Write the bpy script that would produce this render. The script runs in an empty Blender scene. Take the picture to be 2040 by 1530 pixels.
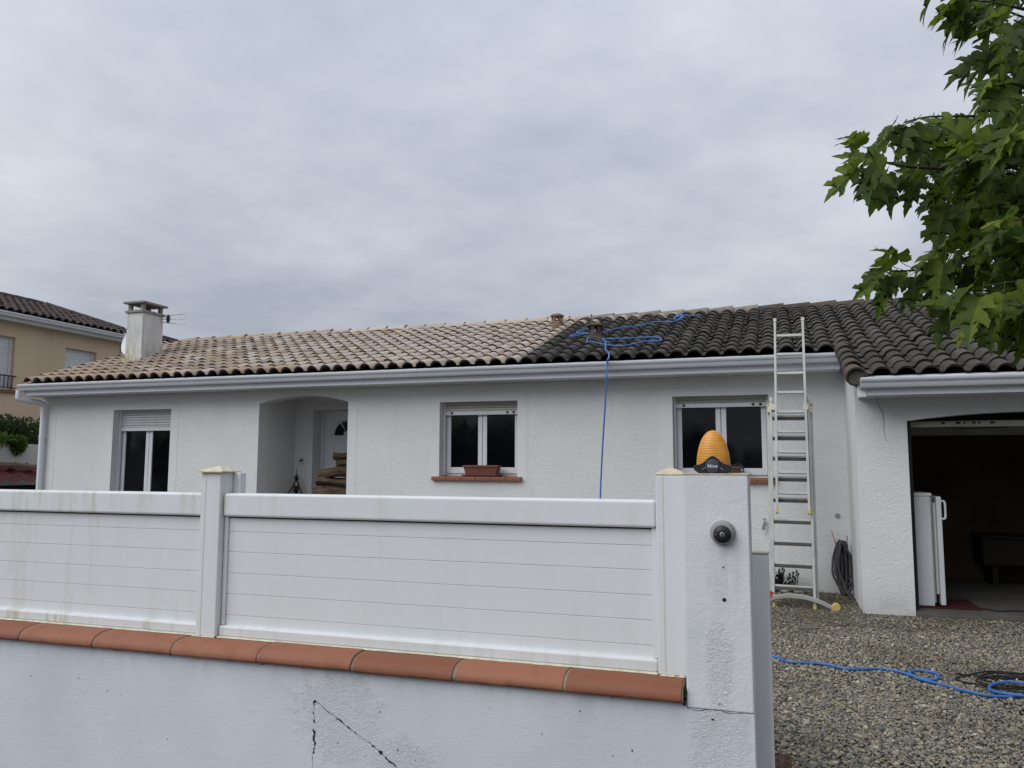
import bpy, math, random
import numpy as np
from mathutils import Matrix, Vector
R = math.radians
random.seed(7)
rng = np.random.default_rng(11)
scene = bpy.context.scene
col = scene.collection

# ------------------------------------------------------------------ camera
F_PX, YAW, PITCH, ROLL, CAM_H = 1587.1, 0.3207, 0.10168, 0.002565, 1.5
def cam_axes():
    cy, sy, cp, sp = math.cos(YAW), math.sin(YAW), math.cos(PITCH), math.sin(PITCH)
    fw = Vector((-sy*cp, cy*cp, sp)); r = Vector((cy, sy, 0)); u = r.cross(fw)
    c, s = math.cos(ROLL), math.sin(ROLL)
    return c*r + s*u, c*u - s*r, fw
CR, CU, CF = cam_axes()
CAM = Vector((0, 0, CAM_H))
cam_data = bpy.data.cameras.new('camera')
cam = bpy.data.objects.new('camera', cam_data)
col.objects.link(cam)
cam_data.sensor_width = 36
cam_data.lens = 36*F_PX/2040
cam_data.clip_end = 2000
cam_data.clip_start = 0.05
m3 = Matrix((CR, CU, -CF)).transposed()
cam.matrix_world = Matrix.Translation(CAM) @ m3.to_4x4()
scene.camera = cam

# ------------------------------------------------------------------ sky, sun, exposure
SUN_EL, SUN_AZ = R(42), R(219)          # azimuth measured from +Y clockwise
world = bpy.data.worlds.new('World'); scene.world = world
world.use_nodes = True
wt = world.node_tree; wt.nodes.clear()
def wn(t, **k):
    n = wt.nodes.new(t)
    for a, v in k.items(): setattr(n, a, v)
    return n
out = wn('ShaderNodeOutputWorld'); bg = wn('ShaderNodeBackground')
sky = wn('ShaderNodeTexSky', sky_type='NISHITA'); sky.sun_disc = False
sky.sun_elevation = SUN_EL; sky.sun_rotation = SUN_AZ
tc = wn('ShaderNodeTexCoord')
sep = wn('ShaderNodeSeparateXYZ'); wt.links.new(tc.outputs['Generated'], sep.inputs[0])
def wmath(op, a, b=None, c=None):
    n = wn('ShaderNodeMath', operation=op)
    for i, v in enumerate((a, b, c)):
        if v is None: continue
        if isinstance(v, (int, float)): n.inputs[i].default_value = v
        else: wt.links.new(v, n.inputs[i])
    return n.outputs[0]
zz = wmath('MAXIMUM', sep.outputs[2], 0.0)
den = wmath('ADD', zz, 0.16)
cx = wmath('DIVIDE', sep.outputs[0], den); cyy = wmath('DIVIDE', sep.outputs[1], den)
comb = wn('ShaderNodeCombineXYZ'); wt.links.new(cx, comb.inputs[0]); wt.links.new(cyy, comb.inputs[1])
n1 = wn('ShaderNodeTexNoise'); n1.inputs['Scale'].default_value = 0.62; n1.inputs['Detail'].default_value = 7; n1.inputs['Roughness'].default_value = 0.5; n1.inputs['Distortion'].default_value = 0.35
wt.links.new(comb.outputs[0], n1.inputs['Vector'])
n2 = wn('ShaderNodeTexNoise'); n2.inputs['Scale'].default_value = 2.6; n2.inputs['Detail'].default_value = 8; n2.inputs['Roughness'].default_value = 0.58
wt.links.new(comb.outputs[0], n2.inputs['Vector'])
mixn = wmath('MULTIPLY_ADD', n2.outputs['Fac'], 0.34, wmath('MULTIPLY', n1.outputs['Fac'], 0.78))
ramp = wn('ShaderNodeValToRGB'); wt.links.new(mixn, ramp.inputs[0])
el = ramp.color_ramp.elements
el[0].position = 0.445; el[0].color = (0.318, 0.345, 0.40, 1)
el[1].position = 0.70; el[1].color = (0.50, 0.53, 0.575, 1)
e = el.new(0.55); e.color = (0.385, 0.414, 0.468, 1)
# overcast sky: a little brighter towards the zenith everywhere
grad = wmath('MULTIPLY_ADD', zz, 0.85, 0.90)
vm = wn('ShaderNodeVectorMath', operation='SCALE'); wt.links.new(ramp.outputs[0], vm.inputs[0]); wt.links.new(grad, vm.inputs['Scale'])
sk = wn('ShaderNodeVectorMath', operation='SCALE'); wt.links.new(sky.outputs[0], sk.inputs[0]); sk.inputs['Scale'].default_value = 0.08
mx = wn('ShaderNodeMixRGB'); mx.inputs[0].default_value = 0.94
wt.links.new(sk.outputs[0], mx.inputs[1]); wt.links.new(vm.outputs[0], mx.inputs[2])
wt.links.new(mx.outputs[0], bg.inputs[0]); bg.inputs[1].default_value = 1.0
wt.links.new(bg.outputs[0], out.inputs[0])

sd = bpy.data.lights.new('sun', 'SUN'); sun = bpy.data.objects.new('sun', sd); col.objects.link(sun)
sd.energy = 1.5; sd.angle = R(50); sd.color = (1.0, 0.995, 0.985)
sdir = Vector((math.sin(SUN_AZ)*math.cos(SUN_EL), math.cos(SUN_AZ)*math.cos(SUN_EL), math.sin(SUN_EL)))
sun.rotation_euler = sdir.to_track_quat('Z', 'Y').to_euler()
vs = scene.view_settings
vs.view_transform = 'Standard'; vs.look = 'None'; vs.gamma = 1; vs.exposure = 0.3; vs.use_curve_mapping = False

# ------------------------------------------------------------------ measuring helpers (points of the place)
def ray(x, y):
    return (((x-1020)/F_PX)*CR - ((y-765)/F_PX)*CU + CF).normalized()
def onY(x, y, Y):
    d = ray(x, y); return CAM + d*(Y/d.y)
def onZ(x, y, Z):
    d = ray(x, y); return CAM + d*((Z-CAM_H)/d.z)
RM = 0.333; RY0 = 9.95; RZ0 = 2.835           # roof plane: pan level at the eave, slope
def roofz(Y): return RZ0 + RM*(Y-RY0)
def onRoof(x, y, up=0.08):
    d = ray(x, y); t = (RZ0+up-RM*RY0-CAM_H)/(d.z-RM*d.y); return CAM + d*t

# ------------------------------------------------------------------ material helpers
class NT:
    def __init__(s, name):
        s.m = bpy.data.materials.new(name); s.m.use_nodes = True
        s.t = s.m.node_tree; s.t.nodes.clear()
        s.out = s.new('ShaderNodeOutputMaterial'); s.p = s.new('ShaderNodeBsdfPrincipled')
        s.l(s.p.outputs[0], s.out.inputs[0])
        s.pos = s.new('ShaderNodeNewGeometry').outputs['Position']
    def new(s, t, **k):
        n = s.t.nodes.new(t)
        for a, v in k.items(): setattr(n, a, v)
        return n
    def l(s, a, b): s.t.links.new(a, b)
    def set(s, sock, v):
        if isinstance(v, bpy.types.NodeSocket): s.l(v, sock)
        elif isinstance(v, (tuple, list)) and len(v) == 3 and sock.type == 'RGBA': sock.default_value = (*v, 1)
        else: sock.default_value = v
    def math(s, op, a, b=0.0, c=0.0, clamp=False):
        n = s.new('ShaderNodeMath', operation=op); n.use_clamp = clamp
        for i, v in enumerate((a, b, c)): s.set(n.inputs[i], v)
        return n.outputs[0]
    def mapping(s, sc=(1, 1, 1), loc=(0, 0, 0), vec=None):
        n = s.new('ShaderNodeMapping'); s.l(vec or s.pos, n.inputs[0])
        n.inputs['Scale'].default_value = sc; n.inputs['Location'].default_value = loc
        return n.outputs[0]
    def noise(s, scale, detail=4, rough=0.55, sc=None, loc=(0, 0, 0), dist=0.0, vec=None):
        n = s.new('ShaderNodeTexNoise'); n.inputs['Scale'].default_value = scale; n.inputs['Detail'].default_value = detail
        n.inputs['Roughness'].default_value = rough; n.inputs['Distortion'].default_value = dist
        s.l(s.mapping(sc or (1, 1, 1), loc, vec), n.inputs['Vector']); return n.outputs['Fac']
    def voro(s, scale, feature='F1', sc=None, out='Distance'):
        n = s.new('ShaderNodeTexVoronoi', feature=feature); n.inputs['Scale'].default_value = scale
        s.l(s.mapping(sc or (1, 1, 1)), n.inputs['Vector']); return n.outputs[out]
    def ramp(s, fac, stops):
        n = s.new('ShaderNodeValToRGB'); s.l(fac, n.inputs[0]); e = n.color_ramp.elements
        while len(e) < len(stops): e.new(0.5)
        for i, (p, c) in enumerate(stops):
            e[i].position = p; e[i].color = (*c, 1) if len(c) == 3 else c
        return n.outputs[0]
    def rng(s, v, a, b, c=0.0, d=1.0):
        n = s.new('ShaderNodeMapRange'); s.l(v, n.inputs[0])
        for i, q in enumerate((a, b, c, d)): n.inputs[i+1].default_value = q
        return n.outputs[0]
    def mix(s, fac, a, b, blend='MIX'):
        n = s.new('ShaderNodeMixRGB', blend_type=blend); s.set(n.inputs[0], fac); s.set(n.inputs[1], a); s.set(n.inputs[2], b)
        return n.outputs[0]
    def bump(s, h, strength=0.4, dist=0.01, prev=None):
        n = s.new('ShaderNodeBump'); s.set(n.inputs['Strength'], strength); n.inputs['Distance'].default_value = dist
        s.l(h, n.inputs['Height'])
        if prev is not None: s.l(prev, n.inputs['Normal'])
        return n.outputs[0]
    def done(s, c, rough=0.7, spec=0.3, normal=None, metal=0.0):
        s.set(s.p.inputs['Base Color'], c); s.set(s.p.inputs['Roughness'], rough)
        s.p.inputs['Specular IOR Level'].default_value = spec; s.p.inputs['Metallic'].default_value = metal
        if normal is not None: s.l(normal, s.p.inputs['Normal'])
        return s.m
    def xyz(s):
        n = s.new('ShaderNodeSeparateXYZ'); s.l(s.pos, n.inputs[0]); return n.outputs

def simple(name, c, rough=0.6, spec=0.3, var=0.25, vscale=6, metal=0.0, bump=None, c2=None):
    n = NT(name)
    f = n.noise(vscale, 5)
    dark = c2 or tuple(v*(1-var) for v in c)
    cc = n.mix(n.rng(f, 0.3, 0.7), dark, c)
    nb = n.bump(n.noise(bump[0], 4), bump[1], bump[2]) if bump else None
    return n.done(cc, n.rng(n.noise(vscale*2.3, 3), 0.3, 0.7, max(rough-0.08, 0.02), min(rough+0.08, 1)), spec, nb, metal)

def spot_mask(n, x, z, rx, rz, wob=0.5):
    X, Y, Z = n.xyz()
    a = n.math('DIVIDE', n.math('SUBTRACT', X, x), rx); b = n.math('DIVIDE', n.math('SUBTRACT', Z, z), rz)
    r = n.math('SQRT', n.math('ADD', n.math('MULTIPLY', a, a), n.math('MULTIPLY', b, b)))
    r = n.math('ADD', r, n.math('MULTIPLY', n.math('SUBTRACT', n.noise(14, 4), 0.5), wob*2))
    return n.rng(r, 1.15, 0.7)

M = {}
def build_materials():
    # rough-cast house render
    n = NT('render_rough')
    w = n.noise(1.1, 5, 0.6); st = n.noise(2.2, 4, 0.6, sc=(3.5, 3.5, 0.35))
    c = n.mix(n.rng(w, 0.3, 0.7), (0.665, 0.675, 0.675), (0.735, 0.74, 0.735))
    c = n.mix(n.math('MULTIPLY', n.rng(st, 0.52, 0.75), 0.09), c, (0.45, 0.45, 0.43))
    Z = n.xyz()[2]
    c = n.mix(n.math('MULTIPLY', n.math('MULTIPLY', n.rng(Z, 0.35, 0.0), n.noise(7, 5)), 0.8), c, (0.33, 0.31, 0.27))
    h1 = n.noise(42, 3, 0.6, sc=(0.8, 0.8, 1.3), dist=1.2); h2 = n.noise(95, 2, 0.5)
    hh = n.math('MULTIPLY_ADD', h2, 0.35, n.rng(h1, 0.35, 0.65))
    M['render'] = n.done(c, 0.92, 0.1, n.bump(hh, 0.48, 0.0075))
    n = NT('render_smooth')
    w = n.noise(1.6, 5, 0.6)
    c = n.mix(n.rng(w, 0.3, 0.7), (0.64, 0.65, 0.65), (0.71, 0.715, 0.71))
    st = n.noise(2.0, 4, 0.6, sc=(4, 4, 0.3)); c = n.mix(n.math('MULTIPLY', n.rng(st, 0.55, 0.8), 0.12), c, (0.42, 0.42, 0.40))
    M['render_smooth'] = n.done(c, 0.9, 0.1, n.bump(n.noise(70, 4, 0.6), 0.35, 0.004))
    n = NT('porch_render')
    M['porch'] = n.done(n.mix(n.noise(2, 5), (0.60, 0.60, 0.59), (0.68, 0.68, 0.67)), 0.9, 0.1, n.bump(n.noise(60, 4), 0.3, 0.004))
    # garden wall render
    n = NT('garden_wall_render')
    w = n.noise(1.4, 6, 0.6)
    c = n.mix(n.rng(w, 0.3, 0.7), (0.55, 0.57, 0.605), (0.64, 0.655, 0.685))
    sp = n.noise(26, 3, 0.6); c = n.mix(n.math('MULTIPLY', n.rng(sp, 0.70, 0.78), 0.5), c, (0.30, 0.31, 0.31))
    Z = n.xyz()[2]
    drip = n.math('MULTIPLY', n.rng(Z, 0.36, 0.52), n.rng(n.noise(3, 4, 0.6, sc=(5, 5, 0.5)), 0.45, 0.7))
    c = n.mix(n.math('MULTIPLY', drip, 0.28), c, (0.33, 0.33, 0.31))
    dirt = n.noise(4.5, 6, 0.7, sc=(1, 1, 0.55)); c = n.mix(n.math('MULTIPLY', n.rng(dirt, 0.56, 0.72), 0.10), c, (0.40, 0.40, 0.385))
    patch = n.math('MAXIMUM', spot_mask(n, -0.26, 0.36, 0.13, 0.30), spot_mask(n, -2.05, 0.30, 0.26, 0.24, 0.7))
    patch = n.math('MAXIMUM', patch, spot_mask(n, -1.70, 0.10, 0.22, 0.14, 0.7))
    ph = n.math('MULTIPLY', n.rng(n.noise(55, 4, 0.65, sc=(1, 1, 1.4), dist=1.5), 0.3, 0.7), patch)
    trowel = n.noise(9, 6, 0.65, sc=(0.8, 1, 2.0), dist=2.5)
    b = n.bump(n.noise(120, 3), 0.25, 0.002); b = n.bump(trowel, 0.22, 0.008, b); b = n.bump(ph, 0.85, 0.0032, b)
    M['gwall'] = n.done(c, 0.85, 0.15, b)
    n = NT('pillar_render')
    w = n.noise(3, 6, 0.6)
    c = n.mix(n.rng(w, 0.3, 0.7), (0.60, 0.615, 0.635), (0.69, 0.70, 0.715))
    key = n.math('MULTIPLY', spot_mask(n, -0.229, 1.05, 0.075, 0.16, 0.35), n.rng(n.noise(5, 5, 0.6, sc=(6, 1, 0.8)), 0.35, 0.7))
    c = n.mix(n.math('MULTIPLY', key, 0.35), c, (0.36, 0.355, 0.34))
    patch = spot_mask(n, -0.255, 0.66, 0.062, 0.19, 0.45)
    ph = n.math('MULTIPLY', n.rng(n.noise(85, 4, 0.65, dist=1.2), 0.3, 0.7), patch)
    b = n.bump(n.noise(85, 3, 0.6), 0.6, 0.0032); b = n.bump(n.noise(10, 5, 0.6, dist=2), 0.25, 0.01, b); b = n.bump(ph, 0.85, 0.0034, b)
    M['pillar'] = n.done(c, 0.85, 0.15, b)
    # white PVC with algae
    def pvc(name, amt, c0=(0.692, 0.705, 0.715)):
        n = NT(name)
        s1 = n.noise(3.2, 6, 0.65, sc=(4.5, 1, 0.45)); s2 = n.noise(0.9, 4, 0.6); s3 = n.noise(38, 4, 0.7)
        f = n.math('MULTIPLY', n.rng(s1, 0.47, 0.72), n.rng(s2, 0.35, 0.65))
        f = n.math('MULTIPLY', f, n.rng(s3, 0.25, 0.7, 0.35, 1.0))
        X = n.xyz()[0]
        f = n.math('MULTIPLY', f, n.rng(X, -2.2, -3.2, 0.38, 1.0))
        c = n.mix(n.math('MULTIPLY', f, amt), c0, (0.36, 0.38, 0.20))
        c = n.mix(n.math('MULTIPLY', n.rng(n.noise(1.7, 5), 0.4, 0.7), 0.12), c, (0.55, 0.55, 0.52))
        sp = n.noise(60, 2, 0.5); c = n.mix(n.math('MULTIPLY', n.rng(sp, 0.76, 0.80), 0.55), c, (0.2, 0.2, 0.17))
        return n.done(c, 0.38, 0.4, n.bump(n.noise(3, 3), 0.08, 0.01))
    M['pvc'] = pvc('white_pvc', 0.6); M['pvc_rail'] = pvc('white_pvc_algae', 1.5); M['pvc_post'] = pvc('white_pvc_post', 0.4)
    M['pvc_house'] = simple('white_pvc_trim', (0.70, 0.715, 0.735), 0.4, 0.4, 0.08, 1.5)
    M['gutter'] = simple('grey_white_gutter', (0.70, 0.725, 0.76), 0.35, 0.45, 0.08, 1.2)
    M['cap'] = simple('lichen_cap', (0.64, 0.61, 0.47), 0.8, 0.2, 0.35, 30, bump=(80, 0.5, 0.003), c2=(0.46, 0.42, 0.26))
    M['sealant'] = simple('sealant', (0.66, 0.65, 0.56), 0.7, 0.2, 0.3, 25, c2=(0.50, 0.47, 0.30))
    M['gate'] = simple('grey_gate', (0.78, 0.79, 0.79), 0.4, 0.4, 0.06, 2)
    # coping terracotta
    n = NT('coping_terracotta')
    oi = n.new('ShaderNodeObjectInfo').outputs['Random']
    c = n.mix(oi, (0.215, 0.080, 0.044), (0.30, 0.122, 0.070))
    c = n.mix(n.math('MULTIPLY', n.rng(n.noise(9, 6, 0.65), 0.5, 0.72), 0.6), c, (0.20, 0.075, 0.04))
    Z = n.xyz()[2]
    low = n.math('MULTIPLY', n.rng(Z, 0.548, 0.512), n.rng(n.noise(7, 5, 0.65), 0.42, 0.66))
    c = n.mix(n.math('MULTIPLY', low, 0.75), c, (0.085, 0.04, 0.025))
    c = n.mix(n.math('MULTIPLY', n.rng(n.noise(17, 5, 0.7, loc=(3, 1, 2)), 0.62, 0.72), 0.35), c, (0.12, 0.12, 0.05))
    M['coping'] = n.done(c, 0.62, 0.3, n.bump(n.noise(60, 4), 0.2, 0.003))
    M['mortar'] = simple('mortar', (0.30, 0.26, 0.205), 0.9, 0.1, 0.4, 30, bump=(90, 0.6, 0.004))
    M['crack'] = simple('crack_dark', (0.03, 0.03, 0.028), 0.95, 0.05, 0.4, 40)
    M['moss'] = simple('moss', (0.05, 0.06, 0.02), 0.95, 0.05, 0.5, 60, bump=(120, 0.8, 0.01))
    # tiles
    def tilemat(name, stops, dirt, dirtc, rough, lichen):
        n = NT(name)
        oi = n.new('ShaderNodeObjectInfo').outputs['Random']
        ri = n.new('ShaderNodeNewGeometry').outputs['Random Per Island']
        f = n.math('FRACT', n.math('ADD', oi, ri))
        c = n.ramp(f, stops)
        c = n.mix(n.math('MULTIPLY', n.rng(n.noise(16, 6, 0.7), 0.42, 0.72), dirt), c, dirtc)
        big = n.noise(0.7, 4, 0.6)
        c = n.mix(n.math('MULTIPLY', n.rng(big, 0.45, 0.7), dirt*0.55), c, dirtc)
        c = n.mix(n.math('MULTIPLY', n.rng(n.noise(42, 4, 0.7, loc=(5, 2, 1)), 0.64, 0.70), lichen), c, (0.30, 0.29, 0.22))
        return n.done(c, rough, 0.2, n.bump(n.noise(75, 4, 0.65), 0.45, 0.004))
    M['tile_clean'] = tilemat('tile_clean', [(0.0, (0.42, 0.345, 0.285)), (0.3, (0.52, 0.455, 0.39)), (0.55, (0.40, 0.34, 0.295)), (0.75, (0.47, 0.38, 0.29)), (1.0, (0.48, 0.42, 0.36))], 0.25, (0.27, 0.23, 0.20), 0.85, 0.0)
    M['tile_warm'] = tilemat('tile_warm', [(0.0, (0.36, 0.28, 0.215)), (0.3, (0.42, 0.315, 0.215)), (0.55, (0.27, 0.22, 0.19)), (0.75, (0.37, 0.28, 0.205)), (1.0, (0.34, 0.285, 0.24))], 0.35, (0.20, 0.165, 0.14), 0.85, 0.0)
    M['tile_dirty'] = tilemat('tile_dirty', [(0.0, (0.064, 0.058, 0.050)), (0.35, (0.098, 0.089, 0.075)), (0.6, (0.052, 0.048, 0.043)), (0.85, (0.088, 0.077, 0.061)), (1.0, (0.070, 0.063, 0.054))], 0.6, (0.036, 0.033, 0.030), 0.92, 0.28)
    M['tile_aged'] = tilemat('tile_aged', [(0.0, (0.23, 0.195, 0.155)), (0.5, (0.31, 0.27, 0.22)), (1.0, (0.20, 0.175, 0.145))], 0.6, (0.11, 0.095, 0.08), 0.9, 0.2)
    M['tile_mossy'] = tilemat('tile_mossy', [(0.0, (0.085, 0.068, 0.052)), (0.5, (0.115, 0.085, 0.062)), (1.0, (0.08, 0.068, 0.056))], 0.6, (0.05, 0.045, 0.04), 0.92, 0.35)
    M['tile_brown'] = tilemat('tile_brown', [(0.0, (0.062, 0.049, 0.043)), (0.5, (0.082, 0.063, 0.053)), (1.0, (0.055, 0.045, 0.041))], 0.4, (0.045, 0.034, 0.03), 0.9, 0.0)
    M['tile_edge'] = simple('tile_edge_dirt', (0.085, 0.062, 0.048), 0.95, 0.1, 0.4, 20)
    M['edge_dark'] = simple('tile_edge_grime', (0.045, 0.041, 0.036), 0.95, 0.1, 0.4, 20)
    M['underlay'] = simple('roof_underlay', (0.035, 0.03, 0.028), 0.95, 0.05, 0.3, 4)
    M['terracotta'] = simple('terracotta', (0.22, 0.105, 0.07), 0.8, 0.2, 0.3, 14)
    M['terra_old'] = simple('weathered_terracotta', (0.27, 0.17, 0.12), 0.9, 0.15, 0.45, 22, bump=(70, 0.5, 0.004))
    n = NT('mossy_vent')
    c = n.mix(n.rng(n.noise(16, 5), 0.4, 0.65), (0.055, 0.048, 0.04), (0.11, 0.09, 0.07))
    c = n.mix(n.math('MULTIPLY', n.rng(n.noise(22, 4, loc=(2, 2, 2)), 0.52, 0.66), 0.8), c, (0.17, 0.15, 0.045))
    M['vent_old'] = n.done(c, 0.95, 0.1, n.bump(n.noise(60, 4), 0.6, 0.006))
    M['sill'] = simple('sill_terracotta', (0.27, 0.105, 0.062), 0.7, 0.3, 0.25, 12)
    M['planter'] = simple('planter_plastic', (0.17, 0.062, 0.04), 0.6, 0.3, 0.18, 8)
    # chimney with lichen
    n = NT('chimney_render')
    c = n.mix(n.rng(n.noise(4, 5), 0.3, 0.7), (0.52, 0.525, 0.51), (0.63, 0.635, 0.625))
    s = n.math('MULTIPLY', n.rng(n.noise(5, 5, 0.65, sc=(2.5, 1, 0.5)), 0.46, 0.66), n.rng(n.xyz()[2], 4.15, 3.4))
    c = n.mix(n.math('MULTIPLY', s, 0.95), c, (0.36, 0.30, 0.10))
    c = n.mix(n.math('MULTIPLY', n.rng(n.noise(4, 5, 0.6, sc=(5, 5, 0.4), loc=(1, 4, 2)), 0.5, 0.72), 0.5), c, (0.27, 0.26, 0.24))
    M['chimney'] = n.done(c, 0.9, 0.1, n.bump(n.noise(50, 4), 0.3, 0.005))
    M['concrete_dark'] = simple('weathered_concrete', (0.30, 0.285, 0.26), 0.9, 0.1, 0.4, 12, bump=(60, 0.4, 0.004))
    M['flue_dark'] = simple('sooty_concrete', (0.07, 0.07, 0.075), 0.9, 0.1, 0.4, 12)
    M['glass'] = simple('dark_glass', (0.004, 0.0045, 0.0065), 0.03, 0.30, 0.3, 1.5)
    M['black'] = simple('black_plastic', (0.012, 0.013, 0.016), 0.45, 0.4, 0.2, 10)
    M['badge'] = simple('badge_plastic', (0.045, 0.055, 0.08), 0.5, 0.4, 0.2, 60)
    M['white_print'] = simple('white_print', (0.75, 0.76, 0.78), 0.5, 0.3, 0.02, 5)
    M['amber'] = None
    n = NT('amber_lens')
    Z = n.xyz()[2]; X = n.xyz()[0]
    c = n.mix(n.rng(n.noise(20, 4, 0.6, sc=(1, 1, 3)), 0.35, 0.65), (0.62, 0.26, 0.022), (0.74, 0.35, 0.045))
    gridh = n.math('SINE', n.math('MULTIPLY', Z, 2*math.pi/0.0115)); gridv = n.math('SINE', n.math('MULTIPLY', X, 2*math.pi/0.006))
    c = n.mix(n.math('MULTIPLY', n.rng(gridh, 0.1, 0.9), 0.28), c, (0.38, 0.13, 0.008))
    c = n.mix(n.math('MULTIPLY', n.rng(gridv, 0.0, 1.0), n.math('MULTIPLY', n.rng(Z, 1.60, 1.57), 0.35)), c, (0.30, 0.10, 0.008))
    hb = n.math('MULTIPLY_ADD', gridv, n.math('MULTIPLY', n.rng(Z, 1.60, 1.57), 0.6), gridh)
    M['amber'] = n.done(c, 0.32, 0.5, n.bump(hb, 0.5, 0.0006))
    n.p.inputs['Subsurface Weight'].default_value = 0.15
    M['key_grey'] = simple('grey_plastic', (0.30, 0.30, 0.285), 0.55, 0.35, 0.2, 20)
    M['metal'] = simple('metal', (0.35, 0.35, 0.36), 0.4, 0.5, 0.2, 10, metal=0.8)
    M['alu'] = simple('aluminium', (0.50, 0.50, 0.475), 0.45, 0.5, 0.25, 5, metal=0.45)
    M['rung_dark'] = simple('dark_ribbed', (0.10, 0.095, 0.085), 0.6, 0.3, 0.3, 20)
    M['alu_dark'] = simple('aluminium_dark', (0.30, 0.295, 0.28), 0.5, 0.4, 0.25, 6, metal=0.35)  # darker grey aluminium of the garage door rail
    M['cream'] = simple('cream_plastic', (0.60, 0.57, 0.47), 0.6, 0.3, 0.15, 8)
    M['yellow'] = simple('yellow_plastic', (0.60, 0.45, 0.15), 0.55, 0.3, 0.2, 12)
    M['red'] = simple('red_plastic', (0.42, 0.06, 0.03), 0.6, 0.3, 0.2, 8)
    M['hose_grey'] = simple('grey_hose', (0.065, 0.062, 0.064), 0.55, 0.3, 0.3, 8)
    M['hose_blue'] = simple('blue_hose', (0.040, 0.155, 0.46), 0.42, 0.4, 0.2, 5)
    M['cable'] = simple('black_cable', (0.012, 0.012, 0.013), 0.6, 0.3, 0.2, 8)
    M['fridge'] = simple('fridge_enamel', (0.66, 0.68, 0.69), 0.35, 0.4, 0.08, 2)
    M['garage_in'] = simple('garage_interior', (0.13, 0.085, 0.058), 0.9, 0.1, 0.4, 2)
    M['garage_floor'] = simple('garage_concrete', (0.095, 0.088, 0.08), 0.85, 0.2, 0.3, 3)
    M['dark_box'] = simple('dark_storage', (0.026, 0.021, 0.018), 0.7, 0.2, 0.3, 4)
    M['door_cream'] = simple('aged_door_metal', (0.40, 0.385, 0.335), 0.6, 0.3, 0.25, 5)
    M['iron'] = simple('wrought_iron', (0.012, 0.012, 0.016), 0.6, 0.3, 0.3, 20)
    n = NT('log_wood')
    oi = n.new('ShaderNodeObjectInfo').outputs['Random']
    g = n.noise(12, 6, 0.65, sc=(0.5, 2, 4), dist=1)
    c = n.ramp(g, [(0.3, (0.04, 0.026, 0.018)), (0.5, (0.125, 0.085, 0.06)), (0.7, (0.25, 0.19, 0.14))])
    c = n.mix(n.math('MULTIPLY', oi, 0.5), c, (0.07, 0.05, 0.038))
    M['log'] = n.done(c, 0.9, 0.1, n.bump(g, 0.9, 0.02))
    M['wood_grey'] = simple('grey_plank', (0.22, 0.19, 0.16), 0.9, 0.1, 0.4, 9)
    M['red_sheet'] = simple('red_sheet', (0.065, 0.014, 0.013), 0.75, 0.2, 0.4, 5)
    M['dark'] = simple('dark_void', (0.012, 0.011, 0.010), 0.95, 0.05, 0.2, 4)
    # neighbour
    n = NT('beige_render')
    c = n.mix(n.rng(n.noise(0.5, 5), 0.3, 0.7), (0.53, 0.405, 0.285), (0.60, 0.46, 0.325))
    st = n.noise(1.5, 4, 0.6, sc=(3, 3, 0.3)); c = n.mix(n.math('MULTIPLY', n.rng(st, 0.5, 0.75), 0.3), c, (0.34, 0.25, 0.18))
    M['beige'] = n.done(c, 0.9, 0.1, n.bump(n.noise(40, 3), 0.2, 0.005))
    M['boundary'] = simple('boundary_wall', (0.52, 0.52, 0.50), 0.9, 0.1, 0.12, 1.2)
    M['shutter'] = simple('shutter_white', (0.60, 0.61, 0.62), 0.5, 0.3, 0.06, 2)
    M['shutter_cream'] = simple('shutter_cream', (0.50, 0.495, 0.45), 0.55, 0.3, 0.1, 3)
    # ground
    n = NT('gravel_bed')
    v = n.new('ShaderNodeTexVoronoi'); v.inputs['Scale'].default_value = 55; n.l(n.mapping(), v.inputs['Vector'])
    hsv = n.new('ShaderNodeSeparateColor'); n.l(v.outputs['Color'], hsv.inputs[0])
    c = n.ramp(hsv.outputs[0], [(0.0, (0.07, 0.062, 0.05)), (0.3, (0.15, 0.135, 0.105)), (0.6, (0.23, 0.20, 0.15)), (0.85, (0.17, 0.165, 0.155)), (1.0, (0.38, 0.34, 0.27))])
    c = n.mix(n.rng(v.outputs['Distance'], 0.25, 0.75), c, (0.02, 0.018, 0.015))
    M['gravel_bed'] = n.done(c, 0.9, 0.15, n.bump(v.outputs['Distance'], -0.9, 0.02))
    n = NT('pebble')
    a = n.new('ShaderNodeVertexColor', layer_name='Col')
    c = n.mix(n.math('MULTIPLY', n.rng(n.noise(120, 3), 0.4, 0.7), 0.4), a.outputs[0], (0.10, 0.095, 0.085))
    damp = n.math('MULTIPLY', n.rng(n.noise(0.8, 4), 0.48, 0.66), 0.5)
    c = n.mix(damp, c, (0.10, 0.085, 0.055))
    soil = n.math('MULTIPLY', n.rng(n.xyz()[1], 7.4, 8.8), n.rng(n.noise(1.6, 5, 0.6), 0.3, 0.6))
    c = n.mix(n.math('MULTIPLY', soil, 0.6), c, (0.085, 0.072, 0.045))
    M['pebble'] = n.done(c, 0.75, 0.3)
    M['street'] = simple('street_asphalt', (0.11, 0.11, 0.11), 0.9, 0.2, 0.3, 3)
    M['stone'] = simple('pale_stone', (0.42, 0.40, 0.35), 0.9, 0.1, 0.3, 12)
    M['plate'] = simple('rusty_plate', (0.10, 0.055, 0.04), 0.8, 0.2, 0.35, 18, bump=(60, 0.6, 0.006))
    M['beige_plastic'] = simple('beige_plastic', (0.60, 0.57, 0.46), 0.5, 0.3, 0.05, 4)
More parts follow.
